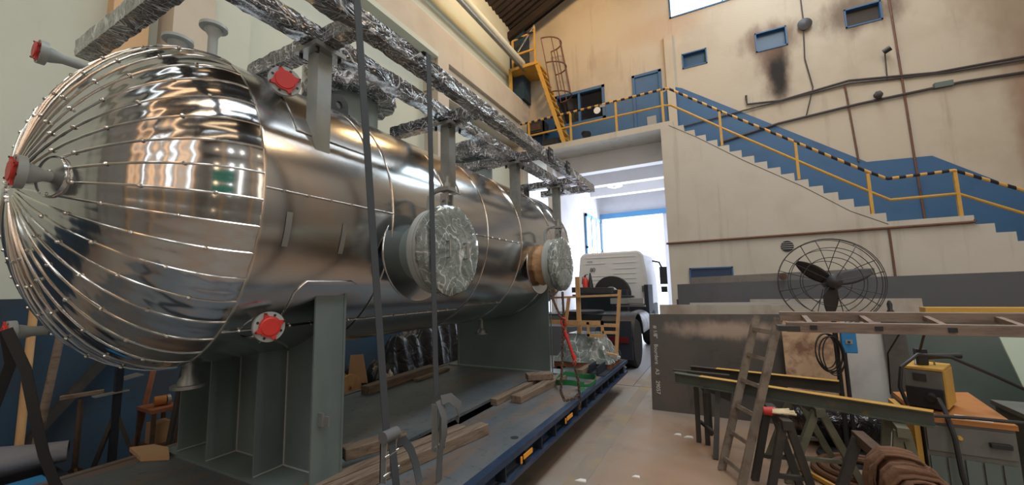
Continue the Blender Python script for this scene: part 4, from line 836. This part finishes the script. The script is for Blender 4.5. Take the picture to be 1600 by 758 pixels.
plate('bright white metal sheet right of the rusty orange plate', [(1.17, 0), (1.62, 0), (1.60, 1.30), (1.17, 1.30)], 5.97, 6.05, 'white_sheet')
plate('narrow dark stained plate right of the white sheet', [(1.58, 0), (1.78, 0), (1.76, 1.28), (1.57, 1.28)], 5.92, 5.99, 'plate')
plate('large green grey plate behind the welding bench', [(1.72, 0), (2.75, 0), (2.75, 1.28), (1.70, 1.28)], 6.02, 6.07, 'plate_green')
plate('pale green panel with a slanting edge at the far right', [(2.55, 0), (4.2, 0), (4.2, 1.2), (2.29, 1.2)], 5.50, 5.55, 'lightgreen')
plate('dusty cream plate just behind the grey plate', [(-.86, 0), (1.1, 0), (1.1, 1.44), (-.86, 1.44)], 6.24, 6.42, 'plate_cream')
plate('bright aluminium sheet behind the cream plate', [(-.45, 0), (1.3, 0), (1.3, 1.475), (-.45, 1.46)], 6.45, 6.6, 'alu')
plate('pale dusty sheet rising just above the aluminium one behind the fan', [(.35, 0), (2.2, 0), (2.2, 1.50), (.35, 1.50)], 6.7, 6.8, 'plate_cream')
plate('long blue grey plate, the tallest wide one in front of the stair wall', [(-.75, 0), (4.6, 0), (4.6, 1.83), (-.75, 1.74)], 7.9, 8.1, 'plate_dark', .04)
plate('low dark plate end showing left of the long blue grey plate', [(-.80, 0), (0, 0), (0, 1.45), (-.80, 1.45)], 8.3, 8.35, 'plate_dark')
plate('lighter grey plate behind the long one with a round hole', [(-.55, 0), (2.3, 0), (2.3, 1.94), (-.55, 1.87)], 8.5, 8.7, 'plate', .03)
simple('round_cover', MB().disc((.92, 8.03, 1.83), (0, -1, 0), .06, .01), 'rust', 'small dark disc on top edge of the long blue grey plate', 'disc')
simple('timber', MB().box(1.95, 3.6, 5.98, 6.14, 1.345, 1.43), 'yellow', 'yellow brown board lying along the plate tops at right', 'timber')
simple('bottle_lamp', MB().lathe([(0, .06), (.05, .05), (.1, .02), (.16, .025), (.2, .01)], (1.65, 5.95, 1.31), (0, 0, 1), 14), 'black', 'small dark lamp on the plate tops right of the fan', 'lamp')

# ------------------------------------------------------------------ fan
FX, FY, FZ, FR = .985, 5.15, 1.735, .445
fn = thing('pedestal_fan', 'large dark iron pedestal fan with wide open wire guard', 'fan', (FX, FY, 0))
g = MB()
for (r, y) in ((FR, -.02), (FR, .03), (FR * .985, .08), (FR * .78, -.10), (FR * .55, -.13), (FR * .76, .14), (FR * .5, .18)):
    g.tube([(FX + r * cos(2 * pi * k / 48), FY + y, FZ + r * sin(2 * pi * k / 48)) for k in range(48)], .004, 5, closed=True)
for k in range(8):
    a = 2 * pi * k / 8 + .2; c_, s_ = cos(a), sin(a)
    g.tube([(FX + r * c_, FY + y, FZ + r * s_) for r, y in ((.06, -.15), (FR * .55, -.13), (FR * .78, -.10), (FR, -.02), (FR, .08))], .004, 5)
    a += .28; c_, s_ = cos(a), sin(a)
    g.tube([(FX + r * c_, FY + y, FZ + r * s_) for r, y in ((.08, .20), (FR * .5, .18), (FR * .76, .14), (FR, .06))], .004, 5)
g.build('wire_guard', 'fan_metal', fn)
MB().lathe([(0, .02), (.03, .065), (.10, .085), (.20, .085), (.25, .05)], (FX + .02, FY - .14, FZ), (0, 1, 0), 28).build('motor', 'fan_metal', fn)
def blade(a):
    mb = MB(); c_, s_ = cos(a), sin(a)
    def f(u, v):
        r = .05 + .29 * u; wd = .075 * sin(pi * min(.97, .22 + .72 * u)) ** .7; t_ = (v - .5) * 2 * wd
        return Vector((FX + r * c_ - t_ * s_ * .9, FY - .06 + t_ * .5, FZ + r * s_ + t_ * c_ * .9))
    mb.grid(f, 14, 6); o = mb.build('blade', 'blade', fn); so = o.modifiers.new('thick', 'SOLIDIFY'); so.thickness = .006; return o
for a in (radians(142), radians(16), radians(264)): blade(a)
MB().cyl((FX, FY + .02, 0), (FX, FY + .02, FZ - .06), .022).cyl((FX + .06, FY + .02, 0), (FX + .06, FY + .02, 1.3), .018).lathe([(0, .02), (.0, .26), (.03, .25), (.06, .04)], (FX, FY + .02, 0), (0, 0, 1), 28).build('stand', 'fan_metal', fn)
sw = MB().box(FX + .03, FX + .15, FY - .06, FY - .005, 1.03, 1.245).build('switch_box', 'blue_box', fn, False, bevel=.008)
MB().box(FX + .06, FX + .115, FY - .066, FY - .06, 1.12, 1.16).build('switch_plate', 'alu', sw); MB().cyl((FX + .085, FY - .066, 1.14), (FX + .085, FY - .085, 1.14), .010).build('switch_knob', 'black', sw)
mb = MB()
for k in range(6): mb.tube([(FX - .10 + .01 * k + (.085 + .012 * k % .03) * cos(2 * pi * j / 30), FY - .04 - .008 * k, 1.04 - .008 * k + (.17 + .01 * (k % 3)) * sin(2 * pi * j / 30)) for j in range(30)], .006, 5, closed=True)
simple('cable_coil', mb, 'cable', 'coil of black cable hanging on the fan stand beside the blue switch box', 'cable')

# ------------------------------------------------------------------ ladders
def fmt_ladder(name, A, B, top_off, n, m, label, sw_=.026, sh=.07, rm=None, upv=None):
    A = Vector(A); B = Vector(B); T = Vector(top_off); t = thing(name, label, 'ladder', tuple(A))
    wv = (B - A).normalized(); nrm = T.normalized().cross(wv)
    for p in (A, B): MB().bar(p, p + T, sw_, sh, nrm).build('stile', m, t, False, bevel=.003)
    for k in range(n):
        f = (k + .45) / n; a = A + T * f; b = B + T * f
        MB().bar(a - wv * .012, b + wv * .012, .035, .028, nrm).build('rung', rm or m, t, False)
        MB().box(-.018, .018, -.001, .001, -.014, .014, Matrix.Translation(b + wv * .0145) @ nrm.to_track_quat('Z', 'X').to_matrix().to_4x4()) if False else None
    return t
fmt_ladder('leaning_ladder', (-.13, 4.38, .0), (.02, 4.09, .0), (.41, .235, 1.42), 6, 'alu_ladder', 'short weathered ladder leaning in front of the plates')
t = fmt_ladder('flat_ladder', (.42, 3.76, 1.40), (.42, 4.14, 1.455), (3.4, .05, 0), 9, 'ladder_h', 'long dusty ladder lying level across the trestles in front of the fan', .03, .075)
for k in range(9): x = .42 + 3.4 * (k + .45) / 9; MB().box(x - .022, x + .022, 3.742 + .005 * k, 3.747 + .005 * k, 1.385, 1.415).build('rung_end', 'black', t, False)
MB().box(.36, .50, 3.70, 3.84, 1.37, 1.41).build('end_shoe', 'trestle', t, False)
# supports of the flat ladder: upright frames behind it
for x, lb in ((2.9, 'tall steel trestle carrying the right end of the flat ladder'),):
    t = thing('tall_trestle', lb, 'trestle', (x, 4.0, 0))
    MB().bar((x, 3.7, 1.335), (x, 4.25, 1.39), .05, .05).build('top_bar', 'trestle', t, False)
    for y in (3.85, 4.2): MB().bar((x, y, 0), (x, y, 1.33), .035, .035, (0, 1, 0)).build('leg', 'trestle', t, False)

# ------------------------------------------------------------------ beams on trestles
def ibeam(label, a, b, h=.10, w_=.07, yellow=True, m='ibeam', z_in=0):
    a = Vector(a); b = Vector(b); d = (b - a).normalized(); t = thing('steel_beam', label, 'beam', tuple(a)); z = Vector((0, 0, 1))
    MB().bar(a, b, .008, h).bar(a - z * h / 2, b - z * h / 2, w_, .009).bar(a + z * h / 2, b + z * h / 2, w_, .009).build('beam_section', m, t, False)
    if yellow: MB().bar(a + z * (h / 2 + .0055) + d * .28, b + z * (h / 2 + .0055), w_ + .004, .003).build('painted_top', 'yellow', t, False)
    return t
ibeam('nearer grey green steel beam with yellow top edge lying on the trestles', (-.54, 4.90, .705), (1.325, 4.17, .705), .105, .075)
ibeam('farther dark steel beam with yellow top edge behind the leaning ladder', (-.40, 5.28, .72), (.94, 4.99, .72), .10, .07, True, 'trestle')
simple('flat_bar', MB().bar((-.56, 4.96, .775), (.0, 4.88, .775), .05, .012), 'trestle', 'thin dark flat bar lying over the left end of the beams', 'steel bar')
def trestle(label, a, b, h, spread=.30, m='trestle', mtop=None, foot=.02):
    a = Vector((*a, h)); b = Vector((*b, h)); d = (b - a).normalized(); n = Vector((-d.y, d.x, 0)); t = thing('trestle', label, 'trestle', (a.x, a.y, 0))
    MB().bar(a - d * .06, b + d * .06, .07, .07).build('top_bar', mtop or m, t, False)
    for p in (a, b):
        for s_ in (-1, 1): MB().bar(p + n * s_ * .02, (p.x + n.x * s_ * spread, p.y + n.y * s_ * spread, 0), .055, .05, d).build('leg', m, t, False)
        MB().bar(Vector((p.x, p.y, h * .35)) + n * spread * .65, Vector((p.x, p.y, h * .35)) - n * spread * .65, .035, .03).build('brace', m, t, False)
    return t
t = thing('trestle', 'upright dark trestle carrying the left end of the steel beams', 'trestle', (-.3, 5.0, 0))
MB().bar((-.34, 5.36, .63), (-.22, 4.75, .63), .06, .06).build('top_bar', 'trestle', t, False)
for x, y in ((-.35, 5.02), (-.26, 4.98), (-.24, 5.30)): MB().bar((x, y, 0), (x + .01, y, .61), .05, .04, (0, 1, 0)).build('leg', 'trestle', t, False)
MB().bar((-.18, 4.62, 0), (-.12, 4.86, .61), .05, .05, (1, 0, 0)).build('leg', 'trestle', t, False)
MB().bar((-.33, 5.1, .2), (-.17, 4.75, .2), .03, .03).build('brace', 'trestle', t, False)
trestle('dark A-frame trestle with the gloves on it', (.30, 4.32), (.37, 3.93), .62, .17)
trestle('green grey trestle with splayed legs under the middle of the steel beams', (.56, 4.92), (.66, 4.40), .62, .28, 'trestle_g')
trestle('rusty trestle nearest the camera with brown canvas over it', (.80, 3.78), (.86, 2.95), .62, .24, 'trestle', 'rust')
trestle('green grey upright trestle at the right end of the beams', (1.16, 4.50), (1.12, 4.12), .61, .10, 'trestle_g')
simple('yellow_bar', MB().bar((.45, 4.75, .03), (1.05, 3.85, .03), .03, .03), 'yellow', 'yellow bar lying on the floor between the trestles', 'steel bar')
simple('pointed_plate', MB().prism([(0, 0), (.5, -.02), (.45, -.28), (.12, -.16)], (-.46, 5.33, .69), (1, -.2, 0), (0, 0, 1), (0, .01, 0)), 'trestle', 'dark pointed steel offcut hanging under the left beam ends', 'offcut')
simple('plastic_bag', MB().grid(lambda u, v: Vector((1.0, 5.5, 0)) + Vector((.42 * cos(2 * pi * u) * sin(pi * v), .28 * sin(2 * pi * u) * sin(pi * v), .22 - .215 * cos(pi * v))) * (1 + .25 * noise.noise(Vector((cos(2 * pi * u) * 2, sin(2 * pi * u) * 2, v * 4)))) , 40, 24, True), 'bagm', 'black plastic bag on the floor under the steel beams', 'bag')
mb = MB()
for k in range(4): mb.tube([(1.0 + (.36 - .05 * k) * cos(2 * pi * j / 40), 4.75 + (.34 - .04 * k) * sin(2 * pi * j / 40), .03 + .035 * (k % 2)) for j in range(40)], .028, 8, closed=True)
simple('hose_coil', mb, 'cloth_brown', 'coil of thick brown hose on the floor under the beams', 'hose')
# gloves
gl = thing('work_gloves', 'cream and red work gloves lying on the dark trestle', 'gloves', (.30, 4.0, .655))
GO = Vector((.10, .40, -.115))
def gpart(o, L, wd, ang, z):
    mb = MB(); o = Vector(o) + GO; d = Vector((cos(ang), sin(ang), 0)); n = Vector((-d.y, d.x, 0))
    mb.grid(lambda u, v: o + d * L * (.5 - .5 * cos(pi * v)) + (n * cos(2 * pi * u) * wd + Vector((0, 0, 1)) * sin(2 * pi * u) * .016) * sin(pi * min(max(v, .04), .96)) ** .5, 14, 10, True)
    for k in range(4): mb.tube([o + d * L * .85 + n * wd * (k - 1.5) * .5, o + d * (L + .06 + .015 * (k % 2)) + n * wd * (k - 1.5) * .75 + Vector((0, 0, .006 * (-1) ** k))], .010, 7)
    mb.tube([o + d * L * .35 + n * wd * .8, o + d * L * .7 + n * wd * 1.7], .010, 7); return mb
gpart((.19, 3.66, .785), .10, .042, .5, 0).build('glove', 'glove', gl); gpart((.17, 3.60, .80), .11, .042, .05, 0).build('glove', 'glove', gl)
MB().lathe([(0, .03), (.06, .036)], Vector((.13, 3.60, .80)) + GO, (1, .05, 0), 16).lathe([(0, .028), (.05, .034)], Vector((.16, 3.65, .785)) + GO, (1, .4, 0), 16).build('cuff', 'red', gl)
# canvas over the nearest trestle: folded layers draped over the bar
def drape(y0, y1, wd, drop, thick, seed):
    prof = [(-wd, -drop), (-wd * 1.05, -drop * .5), (-wd * .9, -.02), (-wd * .5, .035), (0, .045), (wd * .5, .035), (wd * .9, -.02), (wd * 1.08, -drop * .5), (wd, -drop * .9)]
    def f(u, v):
        k = v * (len(prof) - 1); i = min(int(k), len(prof) - 2); q = k - i; a, b = prof[i], prof[i + 1]
        x = a[0] + (b[0] - a[0]) * q; z = a[1] + (b[1] - a[1]) * q; n = noise.noise(Vector((u * 5 + seed, v * 2, seed)))
        return Vector((.845 + x * (1 + .25 * n) + thick * (1 if x > 0 else -1), y0 + (y1 - y0) * u + .03 * n, .655 + z + thick + .018 * sin(u * 16 + v * 3 + seed)))
    return MB().grid(f, 40, 32)
c = tag(drape(2.86, 3.36, .10, .26, .0, 1).build('canvas_cloth', 'cloth_brown'), 'folded brown canvas draped over the nearest trestle', 'cloth')
so = c.modifiers.new('thick', 'SOLIDIFY'); so.thickness = .012
for (a, b_, sd) in ((2.94, 3.08, 4), (3.16, 3.32, 7)):
    q = drape(a, b_, .12, .22, .016, sd).build('fold', 'cloth_brown', c); so = q.modifiers.new('thick', 'SOLIDIFY'); so.thickness = .014
# welding bench
BX, BY, BZ = 1.32, 4.37, .67  # bench scaled outward about the camera so it stands behind the beam end
wb = thing('welding_bench', 'grey steel cabinet with orange brown top carrying the welding machine', 'cabinet', (1.6, 4.8, 0))
MB().prism([(0, 0), (.50, -.03), (.66, 1.05), (.06, .82)], (BX, BY, BZ - .035), (1, 0, 0), (0, 1, 0), (0, 0, .035)).build('bench_top', 'orange_top', wb, False)
MB().prism([(.01, .02), (.49, -.01), (.64, 1.02), (.07, .80)], (BX, BY, .06), (1, 0, 0), (0, 1, 0), (0, 0, BZ - .095)).build('body', 'greymach', wb, False)
MB().prism([(.015, .012), (.48, -.016), (.48, -.024), (.015, .004)], (BX, BY, .42), (1, 0, 0), (0, 1, 0), (0, 0, .19)).build('drawer', 'greymach', wb, False, bevel=.003)
MB().box(BX + .34, BX + .45, BY - .055, BY - .02, .50, .535).build('handle', 'black', wb, False, bevel=.004); MB().cyl((BX + .19, BY - .005, .54), (BX + .19, BY - .03, .54), .014).build('keyhole', 'yellow', wb)
for k in range(5): MB().prism([(.02 + .095 * k, .012 - .0057 * k), (.10 + .095 * k, .007 - .0057 * k), (.10 + .095 * k, -.001 - .0057 * k), (.02 + .095 * k, .004 - .0057 * k)], (BX, BY, .10), (1, 0, 0), (0, 1, 0), (0, 0, .28)).build('louvre_panel', 'plate_green', wb, False)
for x, y in ((.05, .06), (.45, .04), (.58, .9), (.10, .74)): MB().box(BX + x - .03, BX + x + .03, BY + y - .03, BY + y + .03, 0, .06).build('foot', 'black', wb, False)
MB().prism([(-.04, .05), (-.005, .05), (.045, .75), (.0, .75)], (BX, BY, .04), (1, 0, 0), (0, 1, 0), (0, 0, .58)).build('side_panel', 'yellow', wb, False)
simple('paper_sheet', MB().prism([(0, 0), (.19, -.02), (.22, .09), (.03, .12)], (BX + .20, BY + .02, BZ + .001), (1, 0, 0), (0, 1, 0), (0, 0, .002)), 'paper', 'white sheet of paper on the orange brown bench top', 'paper')
wm = thing('welding_machine', 'yellow and black welding machine standing on the orange brown bench', 'welder', (1.5, 4.75, BZ))
Q = Matrix.Translation((1.50, 4.74, BZ)) @ Matrix.Rotation(radians(-27), 4, 'Z'); Q3 = Q.to_3x3()
MB().box(-.115, .115, -.17, .17, .02, .32, Q).build('casing', 'greymach', wm, False, bevel=.008)
MB().box(-.122, .122, -.175, .175, .32, .345, Q).build('top_cover', 'yellow', wm, False, bevel=.006)
MB().box(.115, .126, -.17, .17, .03, .32, Q).build('side_cover', 'yellow', wm, False)
MB().box(-.112, .112, -.186, -.17, .02, .18, Q).build('front_panel', 'black', wm, False, bevel=.004)
MB().box(-.06, .02, -.176, -.17, .23, .29, Q).build('display_panel', 'fan_metal', wm, False)
MB().box(-.11, -.08, -.15, .15, 0, .02, Q).box(.08, .11, -.15, .15, 0, .02, Q).build('feet', 'black', wm, False)
MB().cyl(Q @ Vector((.04, -.18, .12)), Q @ Vector((.04, -.24, .11)), .030).build('cable_socket', 'cable', wm)
MB().tube([Q @ Vector(q) for q in ((-.05, -.08, .345), (-.05, -.06, .385), (.05, -.0, .385), (.05, .02, .345))], .008, 8).build('handle', 'alu', wm)
tch = thing('welding_torch', 'black torch resting across the top of the welding machine', 'torch', (1.5, 4.72, 1.02))
MB().cyl((1.46, 4.70, 1.085), (1.72, 4.74, 1.10), .024).build('grip', 'cable', tch); MB().box(1.43, 1.50, 4.67, 4.75, 1.02, 1.15).build('head', 'cable', tch, False, bevel=.005)
for pts, r, lb in (([(1.28, 4.50, .72), (1.24, 4.48, .86), (1.27, 4.50, 1.02), (1.40, 4.56, 1.12), (1.62, 4.62, 1.10), (1.90, 4.7, .95), (2.2, 4.85, .78), (2.5, 4.95, .62)], .014, 'thick black cable arching over the welding machine to the right'),
                   ([(1.47, 4.50, .785), (1.46, 4.38, .72), (1.465, 4.30, .55), (1.47, 4.28, .3), (1.50, 4.25, .02)], .016, 'black cable dropping from the welding machine front to the floor'),
                   ([(1.29, 4.28, .70), (1.55, 4.33, .70), (1.85, 4.33, .70), (2.5, 4.5, .64)], .013, 'black cable running along the bench front edge'),
                   ([(1.36, 4.17, 1.40), (1.40, 4.4, 1.28), (1.45, 4.66, 1.14)], .009, 'thin cable hanging from the flat ladder to the torch'),
                   ([(1.24, 4.19, 1.40), (1.25, 4.7, 1.1), (1.30, 4.95, .70)], .006, 'thin wire hanging behind the welding machine')):
    simple('cable', MB().tube(pts, r, 8), 'cable', lb, 'cable')
simple('cable_heap', MB().tube([(2.32 + .2 * cos(j * .9) + .01 * j, 5.0 + .15 * sin(j * 1.1), .72 + .06 * sin(j * .7) + .004 * j) for j in range(60)], .016, 7), 'cable', 'tangle of black cable on the right behind the bench', 'cable')
simple('tool_trolley', MB().box(2.1, 2.8, 4.75, 5.3, 0, .60).box(2.08, 2.82, 4.73, 5.32, .60, .64), 'greymach', 'grey trolley under the tangle of black cable', 'trolley')
# scraps on the floor
for k, (x, y, s_, lb) in enumerate(((-.58, 5.15, .04, 'white paper scrap left of the first trestle'), (-.46, 5.12, .05, 'flat white scrap nearest the first trestle'), (-1.25, 3.62, .05, 'pale triangular paper scrap beside the trailer'), (-.82, 3.9, .035, 'small crumpled white scrap in the middle of the aisle'), (.10, 4.0, .03, 'small white scrap between ladder foot and trestle'))):
    simple('paper_scrap', MB().prism([(-s_, -s_ * .6), (s_, -s_ * .4), (s_ * .7, s_ * .6), (-s_ * .3, s_ * .5)], (x, y, .0), (1, 0, 0), (0, 1, .0), (0, 0, .012)), 'paper', lb, 'paper')
# unseen netting added behind the camera to give the domed end a teal reflection
simple('added_teal_netting', MB().grid(lambda u, v: Vector((5.6 + .06 * sin(u * 30), -3.6 + 3.4 * u, 3.0 + 1.9 * v)), 60, 4), 'teal', 'unseen teal netting added behind the camera for its reflection in the domed end', 'netting')
for x, lb in ((5.6, 'rail of the added netting'),): simple('added_netting_rail', MB().cyl((5.6, -3.7, 4.94), (5.6, -.1, 4.94), .03).cyl((5.6, -3.7, 0), (5.6, -3.7, 4.95), .04).cyl((5.6, -.1, 0), (5.6, -.1, 4.95), .04), 'galv', 'unseen steel frame added to carry the teal netting', 'frame')
